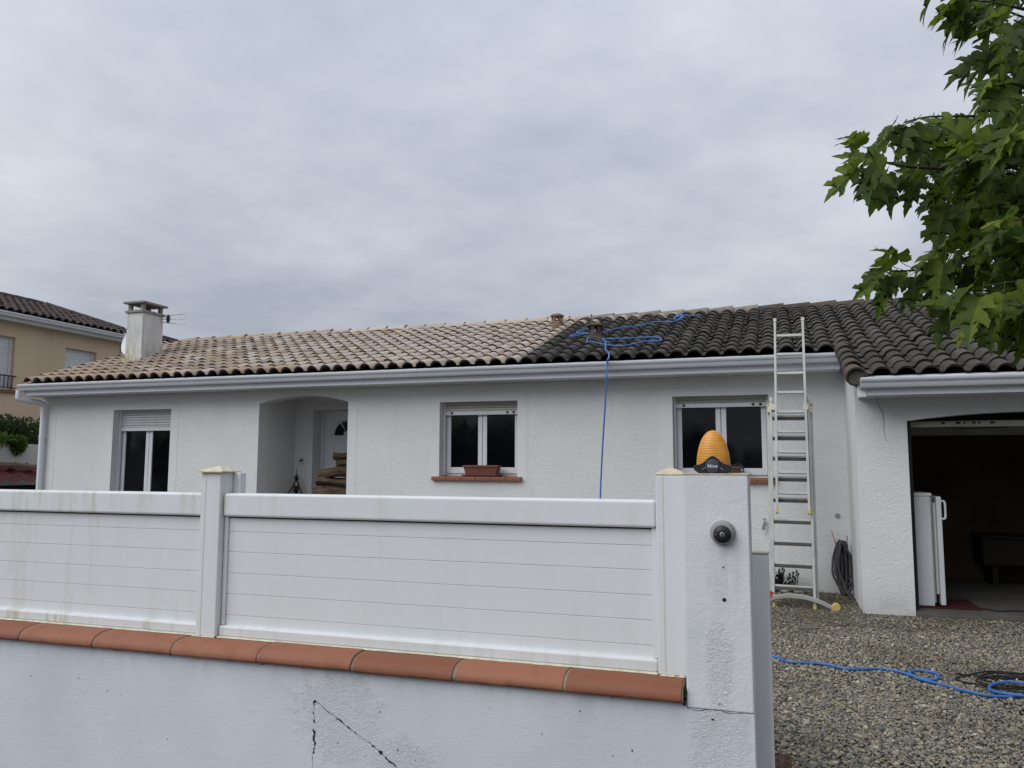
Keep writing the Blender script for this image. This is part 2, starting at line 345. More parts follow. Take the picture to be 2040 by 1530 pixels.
    # foliage
    def leafmat(name, ca, cb, cc, trans):
        n = NT(name)
        oi = n.new('ShaderNodeObjectInfo').outputs['Random']
        ri = n.new('ShaderNodeNewGeometry').outputs['Random Per Island']
        f = n.math('FRACT', n.math('ADD', oi, ri))
        c = n.ramp(f, [(0.0, ca), (0.45, cb), (0.72, cb), (1.0, cc)])
        c = n.mix(n.math('MULTIPLY', n.rng(n.noise(30, 4), 0.4, 0.7), 0.3), c, tuple(x*0.6 for x in ca))
        n.done(c, 0.5, 0.22, n.bump(n.noise(45, 3), 0.25, 0.004))
        tr = n.new('ShaderNodeBsdfTranslucent'); tc_ = n.mix(0.5, c, (0.20, 0.30, 0.025)); n.l(tc_, tr.inputs[0])
        ms = n.new('ShaderNodeMixShader'); ms.inputs[0].default_value = trans
        n.l(n.p.outputs[0], ms.inputs[1]); n.l(tr.outputs[0], ms.inputs[2]); n.l(ms.outputs[0], n.out.inputs[0])
        return n.m
    M['leaf'] = leafmat('mulberry_leaf', (0.036, 0.064, 0.016), (0.074, 0.118, 0.020), (0.22, 0.275, 0.035), 0.46)
    M['hedge'] = leafmat('hedge_leaf', (0.018, 0.034, 0.016), (0.03, 0.055, 0.022), (0.045, 0.075, 0.03), 0.15)
    M['herb'] = leafmat('herb_leaf', (0.04, 0.075, 0.02), (0.07, 0.125, 0.03), (0.10, 0.16, 0.04), 0.2)
    M['bark'] = simple('bark', (0.075, 0.062, 0.048), 0.95, 0.1, 0.4, 12, bump=(30, 0.8, 0.02))
    M['twig'] = simple('twig', (0.05, 0.042, 0.028), 0.8, 0.2, 0.3, 12)
    M['succulent'] = simple('dark_succulent', (0.022, 0.030, 0.02), 0.6, 0.3, 0.4, 30)
build_materials()

# ------------------------------------------------------------------ mesh helpers
class MB:
    def __init__(s): s.v = []; s.f = []; s.mi = []; s.cur = 0
    def face(s, idx): s.f.append(tuple(idx)); s.mi.append(s.cur)
    def add(s, verts, faces):
        o = len(s.v); s.v += [tuple(p) for p in verts]
        for f in faces: s.face([i+o for i in f])
    def box(s, x0, x1, y0, y1, z0, z1):
        s.add([(x0,y0,z0),(x1,y0,z0),(x1,y1,z0),(x0,y1,z0),(x0,y0,z1),(x1,y0,z1),(x1,y1,z1),(x0,y1,z1)],
              [(3,2,1,0),(4,5,6,7),(0,1,5,4),(1,2,6,5),(2,3,7,6),(3,0,4,7)]); return s
    def obox(s, a, b, w, d, up=(0, 0, 1)):
        """bar from a to b with cross-section w (sideways) x d (along up)"""
        a = Vector(a); b = Vector(b); t = (b-a).normalized(); up = Vector(up)
        sx = t.cross(up).normalized(); sz = sx.cross(t).normalized()
        P = []
        for c in (a, b):
            for i, j in ((-1,-1),(1,-1),(1,1),(-1,1)): P.append(c + sx*i*w/2 + sz*j*d/2)
        s.add(P, [(3,2,1,0),(4,5,6,7),(0,1,5,4),(1,2,6,5),(2,3,7,6),(3,0,4,7)]); return s
    def tube(s, pts, r, seg=8, cap=True, rr=None):
        pts = [Vector(p) for p in pts]; n = len(pts); o = len(s.v); up = None
        for i, p in enumerate(pts):
            t = (pts[min(i+1, n-1)] - pts[max(i-1, 0)])
            t = t.normalized() if t.length > 1e-9 else Vector((0, 0, 1))
            if up is None:
                up = Vector((0, 0, 1)) if abs(t.z) < 0.9 else Vector((1, 0, 0))
            sx = t.cross(up)
            if sx.length < 1e-4: sx = t.orthogonal()
            sx.normalize(); up = sx.cross(t).normalized()
            q = rr[i] if rr else r
            for k in range(seg):
                a = 2*math.pi*k/seg; s.v.append(tuple(p + sx*math.cos(a)*q + up*math.sin(a)*q))
        for i in range(n-1):
            for k in range(seg):
                a = o+i*seg+k; b = o+i*seg+(k+1) % seg
                s.face((a, b, b+seg, a+seg))
        if cap: s.face(range(o+seg-1, o-1, -1)); s.face(range(o+(n-1)*seg, o+n*seg))
        return s
    def lathe(s, prof, c, axis='z', seg=24, sx=1.0, sy=1.0):
        o = len(s.v); c = Vector(c)
        for r, h in prof:
            for k in range(seg):
                a = 2*math.pi*k/seg; x, y = r*math.cos(a)*sx, r*math.sin(a)*sy
                s.v.append(tuple(c + (Vector((x, y, h)) if axis == 'z' else Vector((x, -h, y)) if axis == 'y' else Vector((h, x, y)))))
        for i in range(len(prof)-1):
            for k in range(seg):
                a = o+i*seg+k; b = o+i*seg+(k+1) % seg
                s.face((a, b, b+seg, a+seg))
        s.face(range(o+seg-1, o-1, -1)); s.face(range(o+(len(prof)-1)*seg, o+len(prof)*seg)); return s
    def prism_xz(s, poly, y0, y1):
        n = len(poly); s.add([(x, y0, z) for x, z in poly]+[(x, y1, z) for x, z in poly],
            [tuple(range(n)), tuple(range(2*n-1, n-1, -1))]+[(i, i+n, (i+1) % n+n, (i+1) % n) for i in range(n)]); return s
    def prism_yz(s, poly, x0, x1):
        n = len(poly); s.add([(x0, y, z) for y, z in poly]+[(x1, y, z) for y, z in poly],
            [tuple(range(n-1, -1, -1)), tuple(range(n, 2*n))]+[((i+1) % n, (i+1) % n+n, i+n, i) for i in range(n)]); return s
    def mesh(s, name, mats):
        me = bpy.data.meshes.new(name); me.from_pydata(s.v, [], s.f)
        for m in (mats if isinstance(mats, (list, tuple)) else [mats]): me.materials.append(m)
        if any(s.mi): me.polygons.foreach_set('material_index', s.mi)
        me.update(); return me
    def build(s, name, mats, parent=None, bevel=0, smooth=False, fix=True):
        me = s.mesh(name, mats)
        if fix:
            import bmesh
            bm = bmesh.new(); bm.from_mesh(me); bmesh.ops.recalc_face_normals(bm, faces=bm.faces); bm.to_mesh(me); bm.free()
        return link(name, me, parent, bevel, smooth)

def link(name, me, parent=None, bevel=0, smooth=False):
    o = bpy.data.objects.new(name, me); col.objects.link(o)
    if smooth:
        me.polygons.foreach_set('use_smooth', [True]*len(me.polygons))
        if smooth == 'auto': me.set_sharp_from_angle(angle=R(38))
    if bevel:
        b = o.modifiers.new('bevel', 'BEVEL'); b.width = bevel; b.segments = 2; b.limit_method = 'ANGLE'; b.angle_limit = R(40)
    if parent: adopt(o, parent)
    return o
def worldloc(o):
    v = Vector(o.location)
    while o.parent: o = o.parent; v += o.location if o.type == 'EMPTY' else Vector((0, 0, 0))
    return v
def adopt(o, parent):
    o.parent = parent
    p = parent
    while p and p.type != 'EMPTY': p = p.parent
    if p and parent.type == 'EMPTY': o.matrix_parent_inverse = Matrix.Translation(-Vector(p.location))
def tag(o, label, cat, group=None, kind=None):
    o['label'] = label; o['category'] = cat
    if group: o['group'] = group
    if kind: o['kind'] = kind
    return o
def thing(name, label, cat, loc=(0, 0, 0), group=None):
    o = bpy.data.objects.new(name, None); col.objects.link(o); o.location = loc; o.empty_display_size = 0.1
    return tag(o, label, cat, group)
def structure(o, label=None):
    o['kind'] = 'structure'
    if label: o['label'] = label; o['category'] = 'ground'
    return o
def smooth_path(pts, sub=6):
    P = [Vector(p) for p in pts]; out_ = []
    for i in range(len(P)-1):
        p0 = P[max(i-1, 0)]; p1 = P[i]; p2 = P[i+1]; p3 = P[min(i+2, len(P)-1)]
        for k in range(sub):
            t = k/sub
            out_.append(0.5*((2*p1)+(p2-p0)*t+(2*p0-5*p1+4*p2-p3)*t*t+(3*p1-p0-3*p2+p3)*t**3))
    out_.append(P[-1]); return out_
def wall_grid(mb, x0, x1, z0, z1, y0, y1, openings):
    """wall slab in the xz plane from y0 (front) to y1 with rectangular openings (a,b,c,d) = x0,x1,z0,z1"""
    xs = sorted({x0, x1, *[o[0] for o in openings], *[o[1] for o in openings]}); zs = sorted({z0, z1, *[o[2] for o in openings], *[o[3] for o in openings]})
    def hole(x, z): return any(o[0] < x < o[1] and o[2] < z < o[3] for o in openings)
    for i in range(len(xs)-1):
        for j in range(len(zs)-1):
            if hole((xs[i]+xs[i+1])/2, (zs[j]+zs[j+1])/2): continue
            a, b, c, d = xs[i], xs[i+1], zs[j], zs[j+1]
            mb.add([(a,y0,c),(b,y0,c),(b,y0,d),(a,y0,d)], [(0,1,2,3)])
            mb.add([(a,y1,c),(b,y1,c),(b,y1,d),(a,y1,d)], [(3,2,1,0)])
    for a, b, c, d in openings:
        mb.add([(a,y0,c),(a,y1,c),(a,y1,d),(a,y0,d)], [(0,1,2,3)]); mb.add([(b,y0,c),(b,y1,c),(b,y1,d),(b,y0,d)], [(3,2,1,0)])
        mb.add([(a,y0,d),(b,y0,d),(b,y1,d),(a,y1,d)], [(0,1,2,3)]); mb.add([(a,y0,c),(b,y0,c),(b,y1,c),(a,y1,c)], [(3,2,1,0)])
    mb.add([(x0,y0,z0),(x0,y1,z0),(x0,y1,z1),(x0,y0,z1)], [(3,2,1,0)]); mb.add([(x1,y0,z0),(x1,y1,z0),(x1,y1,z1),(x1,y0,z1)], [(0,1,2,3)])
    mb.add([(x0,y0,z1),(x1,y0,z1),(x1,y1,z1),(x0,y1,z1)], [(0,1,2,3)])
# ================================================================== GROUND
m = MB(); m.add([(-400,-400,-0.30),(400,-400,-0.30),(400,600,-0.30),(-400,600,-0.30)], [(0,1,2,3)])
structure(m.build('street_ground', M['street'], fix=False))
m = MB()
m.box(-30, 8, 3.82, 40, -0.29, 0.0)
m.add([(-0.10,2.6,-0.295),(3.6,2.6,-0.295),(3.6,3.82,-0.02),(-0.10,3.82,-0.02)], [(0,1,2,3)])
structure(m.build('gravel_yard', M['gravel_bed']))

def make_pebbles():
    # a few faceted pebble shapes, scattered over the part of the yard that can be seen
    t = (1+5**.5)/2
    V = np.array([(-1,t,0),(1,t,0),(-1,-t,0),(1,-t,0),(0,-1,t),(0,1,t),(0,-1,-t),(0,1,-t),(t,0,-1),(t,0,1),(-t,0,-1),(-t,0,1)], float)/math.hypot(1, t)
    Fc = np.array([(0,11,5),(0,5,1),(0,1,7),(0,7,10),(0,10,11),(1,5,9),(5,11,4),(11,10,2),(10,7,6),(7,1,8),(3,9,4),(3,4,2),(3,2,6),(3,6,8),(3,8,9),(4,9,5),(2,4,11),(6,2,10),(8,6,7),(9,8,1)])
    pts = []
    for (xa, xb, ya, yb, dens) in ((-0.35, 3.5, 3.9, 6.0, 6800), (-0.35, 3.5, 6.0, 8.2, 4600), (-0.5, 3.5, 8.2, 10.32, 2800)):
        k = int((xb-xa)*(yb-ya)*dens)
        p = np.stack([rng.uniform(xa, xb, k), rng.uniform(ya, yb, k)], 1); pts.append(p)
    p = np.concatenate(pts)
    keep = ~((p[:, 0] > 0.80) & (p[:, 1] > 9.0)) & ~((p[:, 0] < -0.03) & (p[:, 1] < 4.15)) & ((p[:, 0] < p[:, 1]*0.275+0.12) | (rng.random(len(p)) < 0.25))
    p = p[keep]; n = len(p); wide = p[:, 0] >= p[:, 1]*0.275+0.12
    s = rng.lognormal(math.log(0.0066), 0.38, n)
    s = np.where(wide, s*1.55, s)
    sc = np.stack([s*rng.uniform(0.9, 1.5, n), s*rng.uniform(0.7, 1.1, n), s*rng.uniform(0.4, 0.75, n)], 1)
    a = rng.uniform(0, 2*math.pi, n); tl = rng.normal(0, 0.3, n)
    base = V[None]*(1+rng.normal(0, 0.09, (n, 12, 1)))*sc[:, None]
    x = base[..., 0]*np.cos(tl)[:, None]+base[..., 2]*np.sin(tl)[:, None]; z = -base[..., 0]*np.sin(tl)[:, None]+base[..., 2]*np.cos(tl)[:, None]; y = base[..., 1]
    X = x*np.cos(a)[:, None]-y*np.sin(a)[:, None]+p[:, 0:1]; Y = x*np.sin(a)[:, None]+y*np.cos(a)[:, None]+p[:, 1:2]
    und = 0.006*np.sin(p[:, 0]*2.1+1)*np.cos(p[:, 1]*1.7)
    Z = z+(sc[:, 2]*0.35+0.004+rng.uniform(0, 0.007, n)+und)[:, None]
    verts = np.stack([X, Y, Z], -1).reshape(-1, 3)
    faces = (Fc[None]+12*np.arange(n)[:, None, None]).reshape(-1, 3)
    me = bpy.data.meshes.new('gravel'); nf = len(faces)
    me.vertices.add(len(verts)); me.vertices.foreach_set('co', verts.astype(np.float32).ravel())
    me.loops.add(nf*3); me.loops.foreach_set('vertex_index', faces.astype(np.int32).ravel())
    me.polygons.add(nf); me.polygons.foreach_set('loop_start', np.arange(0, nf*3, 3, dtype=np.int32))
    me.update(calc_edges=True)
    pal = np.array([(0.29,0.25,0.175),(0.215,0.19,0.14),(0.135,0.12,0.10),(0.15,0.15,0.145),(0.36,0.315,0.23),(0.06,0.054,0.047),(0.255,0.19,0.115),(0.42,0.39,0.33),(0.10,0.098,0.095)])
    idx = rng.choice(len(pal), n, p=[.2,.18,.15,.12,.1,.1,.07,.04,.04])
    c = np.clip((pal[idx]*0.88+0.04)*rng.uniform(0.85, 1.5, (n, 1))*np.array([1.02, 1.0, 0.96]), 0, 1)
    ca = np.ones((n, 12, 4)); ca[..., :3] = c[:, None]
    at = me.color_attributes.new('Col', 'FLOAT_COLOR', 'POINT'); at.data.foreach_set('color', ca.astype(np.float32).ravel())
    me.materials.append(M['pebble'])
    me.polygons.foreach_set('use_smooth', [True]*nf)
    o = link('gravel', me); tag(o, 'grey and tan gravel covering the drive', 'gravel', kind='stuff'); return o
make_pebbles()

# ================================================================== HOUSE
YF, YG, XG = 10.344, 9.066, 0.787
XL = -11.87
house = thing('house', 'white rendered single-storey house with half-cleaned tile roof and attached garage', 'house', (-5, 12, 0))
W1 = (-10.33, -9.17, 0.2, 2.385); W2 = (-4.51, -3.356, 1.34, 2.385); W3 = (-1.264, -0.085, 1.34, 2.385)
PX0, PX1, PSP, PTOP = -7.515, -5.975, 2.425, 2.54
def arch_spandrel(mb, x0, x1, zs, zt, y0, y1, seg=20):
    xc, hw = (x0+x1)/2, (x1-x0)/2
    f = lambda x: zs+(zt-zs-0.002)*(1-((x-xc)/hw)**2)
    for i in range(seg):
        a = x0+(x1-x0)*i/seg; b = x0+(x1-x0)*(i+1)/seg
        mb.prism_xz([(a, f(a)), (b, f(b)), (b, zt), (a, zt)], y0, y1)
m = MB()
wall_grid(m, XL, XG, 0.0, 2.80, YF, YF+0.25, [W1, W2, W3, (PX0, PX1, 0.15, PTOP)])
arch_spandrel(m, PX0, PX1, PSP, PTOP, YF, YF+0.25)
hw = m.build('wall', M['render'], house)
# garage front wall with arched door opening, and side wall
GX0, GX1, GSP, GTOP = 1.275, 3.65, 1.965, 2.05
m = MB()
wall_grid(m, XG, 4.6, 0.0, 2.42, YG, YG+0.22, [(GX0, GX1, -0.01, GTOP)])
arch_spandrel(m, GX0, GX1, GSP, GTOP, YG, YG+0.22)
gw = m.build('wall', M['render'], house); gw['label'] = 'garage front wall with wide arched opening'
m = MB(); m.prism_yz([(YG+0.22, 0), (YF, 0), (YF, 2.78), (YG+0.22, 2.42)], XG, XG+0.2)
m.prism_yz([(YF+0.25, 0), (16.8, 0), (16.8, 2.8), (13.57, 3.95), (YF+0.25, 2.85)], XL, XL+0.25)
m.prism_yz([(YG+0.22, 0), (16.8, 0), (16.8, 2.8), (13.57, 3.95), (YG+0.22, 2.42)], 4.4, 4.6)
m.box(XL+0.25, 4.4, 16.55, 16.8, 0, 2.8)
m.build('wall', M['render_smooth'], house)
# smooth render bands round the openings, at the corner and under the eaves (3 mm proud)
m = MB(); yb0, yb1 = YF-0.003, YF+0.001
def band(x0, x1, z0, z1): m.box(x0, x1, yb0, yb1, z0, z1)
band(XL, XL+0.32, 0, 2.40); band(XL, XG, 2.545, 2.63)
for a, b, c, d in (W1, W2, W3):
    band(a-0.15, a, (c-0.055 if c > 1 else 0), d); band(b, b+0.15, (c-0.055 if c > 1 else 0), d); band(a-0.15, b+0.15, d, d+0.10)
band(PX0-0.15, PX0, 0, PSP); band(PX1, PX1+0.15, 0, PSP)
m.build('render_band', M['render_smooth'], house)

# porch recess
YP, YD = 11.323, 11.594
m = MB()
m.box(PX0-0.2, PX0-0.002, YF+0.25, YP, 0.15, 2.62)
m.box(PX0-0.2, -7.18, YP, YD, 0.15, 2.62)
m.box(-7.18, PX1+0.2, YP, YD, 2.39, 2.62)
m.box(PX1+0.002, PX1+0.2, YF+0.25, YD, 0.15, 2.39)
m.box(-6.22, PX1+0.002, YP, YD, 0.15, 2.39)
m.box(PX0-0.2, PX1+0.2, YF+0.25, YD, 2.62, 2.72)
m.build('porch_wall', M['porch'], house)
m = MB(); m.box(PX0-0.2, PX1+0.2, YF+0.02, YD+0.1, 0.0, 0.15); m.build('porch_floor', M['concrete_dark'], house)
# front door with half-round fanlight
m = MB(); m.box(-7.18, -6.22, YD, YD+0.06, 0.15, 2.39); door = m.build('front_door', M['pvc_house'], house, 0.004)
m = MB()
for a, b in ((-7.178, -7.128), (-6.272, -6.222)): m.box(a, b, YD-0.035, YD+0.001, 0.15, 2.39)
m.box(-7.128, -6.272, YD-0.035, YD+0.001, 2.335, 2.388); m.build('door_frame', M['pvc_house'], door, 0.004)
fc, fr, fz = -6.70, 0.235, 1.985
m = MB()
for k in range(3):
    a0, a1 = math.pi-k*math.pi/3-0.06, math.pi-(k+1)*math.pi/3+0.06
    if k == 0: a0 = math.pi
    if k == 2: a1 = 0
    arc = [(fc+fr*math.cos(a0+(a1-a0)*i/8), fz+fr*math.sin(a0+(a1-a0)*i/8)) for i in range(9)]
    inn = [(fc+0.075*math.cos(a1+(a0-a1)*i/4), fz+0.075*math.sin(a1+(a0-a1)*i/4)) for i in range(5)]
    m2 = MB(); m2.prism_xz(arc+inn, YD-0.008, YD-0.001); m2.build('fanlight_pane', M['glass'], door)
pr = [(fc+(fr+0.025)*math.cos(a), fz+(fr+0.025)*math.sin(a)) for a in np.linspace(0, math.pi, 20)]
m = MB(); m.tube([(x, YD-0.008, z) for x, z in pr], 0.012, 6); m.box(fc-fr-0.03, fc+fr+0.03, YD-0.02, YD-0.001, fz-0.035, fz-0.004); m.build('fanlight_trim', M['pvc_house'], door)
m = MB()
for za, zb in ((0.35, 1.0), (1.1, 1.85)):
    for a, b in ((-7.05, -6.74), (-6.66, -6.35)): m.box(a, b, YD-0.006, YD-0.001, za, zb)
m.build('door_panel', M['pvc_house'], door, 0.004)
m = MB(); m.box(-6.34, -6.30, YD-0.02, YD-0.001, 1.05, 1.25); m.tube([(-6.32, YD-0.02, 1.2), (-6.32, YD-0.06, 1.2), (-6.44, YD-0.06, 1.2)], 0.011, 8); m.build('handle', M['metal'], door)

# windows
def window(op, sashes, shutter_z, sill=True, slats=True, boxz=None):
    a, b, c, d = op; yw = YF+0.20
    m = MB(); fw_ = 0.045
    m.box(a+0.001, a+fw_, yw, yw+0.07, c, d); m.box(b-fw_, b-0.001, yw, yw+0.07, c, d)
    m.box(a+fw_, b-fw_, yw, yw+0.07, c, c+0.05); m.box(a+fw_, b-fw_, yw, yw+0.07, d-0.05, d)
    w = m.build('window', M['pvc_house'], house, 0.004)
    xm = (a+b)/2; z0 = c+0.045; z1 = d-0.045
    for x0, x1 in ((a+0.035, xm-0.004), (xm+0.004, b-0.035)):
        m = MB(); s = 0.062; y0 = yw-0.018
        m.box(x0, x0+s, y0, yw+0.03, z0, z1); m.box(x1-s, x1, y0, yw+0.03, z0, z1)
        m.box(x0+s, x1-s, y0, yw+0.03, z0, z0+0.085); m.box(x0+s, x1-s, y0, yw+0.03, z1-0.06, z1)
        m.build('sash', M['pvc_house'], w, 0.004)
        m = MB(); m.box(x0+s, x1-s, yw, yw+0.02, z0+0.085, z1-0.06); m.build('pane', M['glass'], w)
    # roller shutter: horizontal slats hanging from the head, and a bottom bar
    m = MB(); z = d; y0 = yw-0.055; k = 0
    while z > shutter_z+0.06:
        zb = max(z-0.042, shutter_z+0.055)
        m.prism_yz([(y0, zb+0.004), (y0-0.006, (z+zb)/2), (y0, z-0.002), (y0+0.008, z-0.002), (y0+0.008, zb+0.004)], a+0.03, b-0.03)
        z = zb
    m.build('shutter_slats', M['shutter'] if slats else M['shutter_cream'], w)
    m = MB(); m.box(a+0.03, b-0.03, y0-0.010, y0+0.010, shutter_z, shutter_z+0.055); m.build('shutter_bar', M['pvc_house'], w, 0.003)
    for xq in (a+0.002, b-0.032): m = MB(); m.box(xq, xq+0.03, y0-0.02, y0+0.02, c+0.02, d); m.build('shutter_rail', M['pvc_house'], w, 0.003)
    if not slats:
        m = MB()
        for x in (a+0.13, b-0.19, b-0.10): m.lathe([(0.018, 0), (0.018, 0.006), (0.008, 0.018), (0.001, 0.02)], (x, y0-0.010, shutter_z+0.03), 'y', 8)
        m.build('shutter_stop', M['black'], w)
    if sill:
        n = 6; L = (b-a+0.17)/n; x = a-0.10
        for i in range(n):
            m = MB(); m.prism_yz([(YF-0.055, c-0.05), (YF-0.055, c-0.012), (YF-0.042, c+0.002), (yw-0.02, c+0.012), (yw-0.02, c-0.05)], x+i*L+0.003, x+(i+1)*L-0.003)
            m.build('sill_tile', M['sill'], w, 0.003)
    return w
window(W1, 2, 2.045, sill=False)
window(W2, 2, 2.205, slats=False)
window(W3, 2, 2.245, slats=False)

# eaves: fascia, soffit, gutters
m = MB(); YFA = 9.985
m.box(XL-0.02, XG-0.06, YFA, YFA+0.02, 2.632, 2.83); fa = m.build('fascia', M['gutter'], house, 0.002)
m = MB(); m.box(XL-0.02, XG-0.06, YFA+0.02, YF-0.004, 2.632, 2.65); m.build('soffit', M['pvc_house'], house)
m = MB(); m.box(-5.60, -5.57, YFA-0.004, YFA, 2.634, 2.72); m.build('fascia_joint', M['pvc_house'], house)
def gutter_profile(yb, zt):   # ogee gutter, front to the street
    return [(yb, zt), (yb, zt-0.095), (yb-0.035, zt-0.105), (yb-0.075, zt-0.098), (yb-0.092, zt-0.075), (yb-0.098, zt-0.052), (yb-0.118, zt-0.040), (yb-0.128, zt-0.018), (yb-0.128, zt-0.004),
            (yb-0.120, zt), (yb-0.113, zt-0.004), (yb-0.112, zt-0.022), (yb-0.09, zt-0.045), (yb-0.08, zt-0.08), (yb-0.04, zt-0.094), (yb-0.008, zt-0.088), (yb-0.008, zt)]
m = MB(); m.prism_yz(gutter_profile(YFA, 2.808), XL-0.03, XG-0.05)
m.prism_yz([(YFA, 2.805), (YFA, 2.715), (YFA-0.035, 2.70), (YFA-0.08, 2.715), (YFA-0.10, 2.755), (YFA-0.12, 2.775), (YFA-0.125, 2.80)], XL-0.034, XL-0.03)
g = m.build('gutter', M['gutter'], house, smooth='auto')
m = MB(); YGA = 8.66; GZ = 2.375
m.box(XG+0.03, 4.7, YGA, YGA+0.02, 2.205, 2.40); m.box(XG+0.03, 4.7, YGA+0.02, YG-0.003, 2.205, 2.222); m.build('fascia', M['gutter'], house, 0.002)
m = MB(); m.prism_yz([(YGA-0.004, 2.19), (YGA-0.004, 2.385), (YG+0.2, 2.50), (YG+0.2, 2.40), (YG-0.01, 2.33)], XG-0.005, XG+0.03)
m.box(XG-0.005, XG+0.075, YGA-0.012, YGA-0.002, 2.19, 2.36); m.build('eave_return', M['pvc_house'], house, 0.003)
m = MB(); m.prism_yz(gutter_profile(YGA-0.002, GZ), XG+0.02, 4.7)
m.prism_yz([(YGA, GZ-0.003), (YGA, GZ-0.093), (YGA-0.035, GZ-0.108), (YGA-0.08, GZ-0.093), (YGA-0.10, GZ-0.053), (YGA-0.12, GZ-0.033), (YGA-0.125, GZ-0.008)], XG+0.016, XG+0.02)
m.build('gutter', M['gutter'], house, smooth='auto')
# downpipe at the left corner
m = MB(); xp = XL+0.10
m.tube(smooth_path([(xp-0.16, YFA-0.06, 2.72), (xp-0.16, YFA-0.06, 2.62), (xp-0.15, YFA-0.03, 2.57), (xp-0.02, YF-0.13, 2.53), (xp, YF-0.07, 2.50), (xp, YF-0.065, 2.42), (xp, YF-0.065, 1.2), (xp, YF-0.065, 0.02)], 5), 0.044, 14)
dp = m.build('downpipe', M['gutter'], house, smooth='auto')
m = MB()
for z in (1.95, 0.9): m.lathe([(0.05, -0.012), (0.05, 0.012)], (xp, YF-0.065, z), 'z', 14); m.box(xp+0.03, xp+0.05, YF-0.05, YF-0.002, z-0.01, z+0.01)
m.build('pipe_clip', M['gutter'], dp)

# ------------------------------------------------------------------ roof and its tiles
YR = 13.57; YE = 9.95; YEG = 8.63
m = MB(); d_ = 0.03
m.prism_yz([(YE+0.04, roofz(YE+0.04)-d_), (YR, roofz(YR)-d_), (YR, roofz(YR)-d_-0.09), (YE+0.04, roofz(YE+0.04)-d_-0.09)], XL-0.02, XG-0.02)
m.prism_yz([(YEG+0.04, roofz(YEG+0.04)-d_), (YR, roofz(YR)-d_), (YR, roofz(YR)-d_-0.09), (YEG+0.04, roofz(YEG+0.04)-d_-0.09)], XG-0.02, 4.72)
m.prism_yz([(YR, roofz(YR)-d_), (17.2, roofz(YR)-d_-RM*(17.2-YR)), (17.2, roofz(YR)-d_-0.09-RM*(17.2-YR)), (YR, roofz(YR)-d_-0.09)], XL-0.02, 4.72)
roof = m.build('roof', M['underlay'], house)
PITCH_U, LT = 0.2165, 0.335
def tile_mesh(name, mat, edge):
    us = [0.0, 0.012, 0.040, 0.046, 0.056, 0.075, 0.100, 0.130, 0.160, 0.185, 0.204, 0.2165]
    def prof(u):
        t = (u-0.130)/0.0865
        return 0.071*max(0.0, 1-t*t)**0.62 if abs(t) < 1 else 0.0
    V = []; Fq = []; n = len(us)
    for v, lift in ((0.0, 0.025), (LT, 0.0)):
        for u in us: V.append((u-PITCH_U/2, v, prof(u)+lift))
    for u in us: V.append((u-PITCH_U/2, 0.004, prof(u)*0.88+0.025-0.015))
    for u in us: V.append((u-PITCH_U/2, 0.10, prof(u)*0.82+0.004))
    for i in range(n-1):
        Fq += [(i, i+1, n+i+1, n+i), (2*n+i, 2*n+i+1, i+1, i), (3*n+i, 3*n+i+1, 2*n+i+1, 2*n+i)]
    me = bpy.data.meshes.new(name); me.from_pydata(V, [], Fq); me.materials.append(mat); me.materials.append(edge)
    me.polygons.foreach_set('material_index', [0, 1, 1]*(n-1))
    me.polygons.foreach_set('use_smooth', [True]*len(me.polygons)); me.set_sharp_from_angle(angle=R(50)); me.update()
    return me, np.array(V), Fq
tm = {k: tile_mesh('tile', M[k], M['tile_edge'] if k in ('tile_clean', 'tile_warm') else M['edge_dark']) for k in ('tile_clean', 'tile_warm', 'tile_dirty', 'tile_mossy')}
SL = math.atan(RM)
cols_ = []; x = XL+0.02
spots = []
GA = 0.277
ncol = int((4.7-(XL))/PITCH_U)
for i in range(ncol+1):
    x = XL+0.085+i*PITCH_U
    y0 = YE if x < XG-0.01 else YEG
    nr = int(round((YR-0.10-y0)/GA)) + (0 if x < XG else 0)
    j0 = 0
    ga = (YR-0.09-y0)/nr
    bx = -3.22 + 0.10*math.sin(i*3.1)
    for j in range(nr):
        y = y0+j*ga
        lim = -3.20+{0: 0.0}.get(j, 0)+(-0.12 if 4 <= j <= 9 else 0)
        if x > lim: k = 'tile_dirty'
        else: k = 'tile_clean' if x > -8.2+random.uniform(-2.2, 2.2) else 'tile_warm'
        if j == nr-1 and -3.3 < x < -1.55 and random.random() < 0.75: k = 'tile_clean'
        if j == nr-2 and -3.3 < x < -2.75: k = 'tile_clean'
        spots.append((x, y, k))
def spot_matrix(x, y):
    return (Matrix.Translation((x+random.gauss(0, 0.003), y+random.gauss(0, 0.005), roofz(y)+random.gauss(0, 0.0025)))
            @ Matrix.Rotation(SL+random.gauss(0, 0.009), 4, 'X') @ Matrix.Rotation(random.gauss(0, 0.012), 4, 'Z') @ Matrix.Rotation(random.gauss(0, 0.012), 4, 'Y'))
def in_frame(p, margin=0):
    v = Vector(p)-CAM; z = v.dot(CF); px = 1020+F_PX*v.dot(CR)/z; py = 765-F_PX*v.dot(CU)/z
    return z > 0 and -margin < px < 2040+margin and -margin < py < 1530+margin
spots.sort(key=lambda s: (not in_frame((s[0], s[1], roofz(s[1]))), (Vector((s[0], s[1], roofz(s[1])))-CAM).length))
chim_box = (-11.25, -10.87, 11.30, 11.95)
rest = MB(); kmap = {'tile_clean': 0, 'tile_warm': 1, 'tile_dirty': 2, 'tile_mossy': 3}
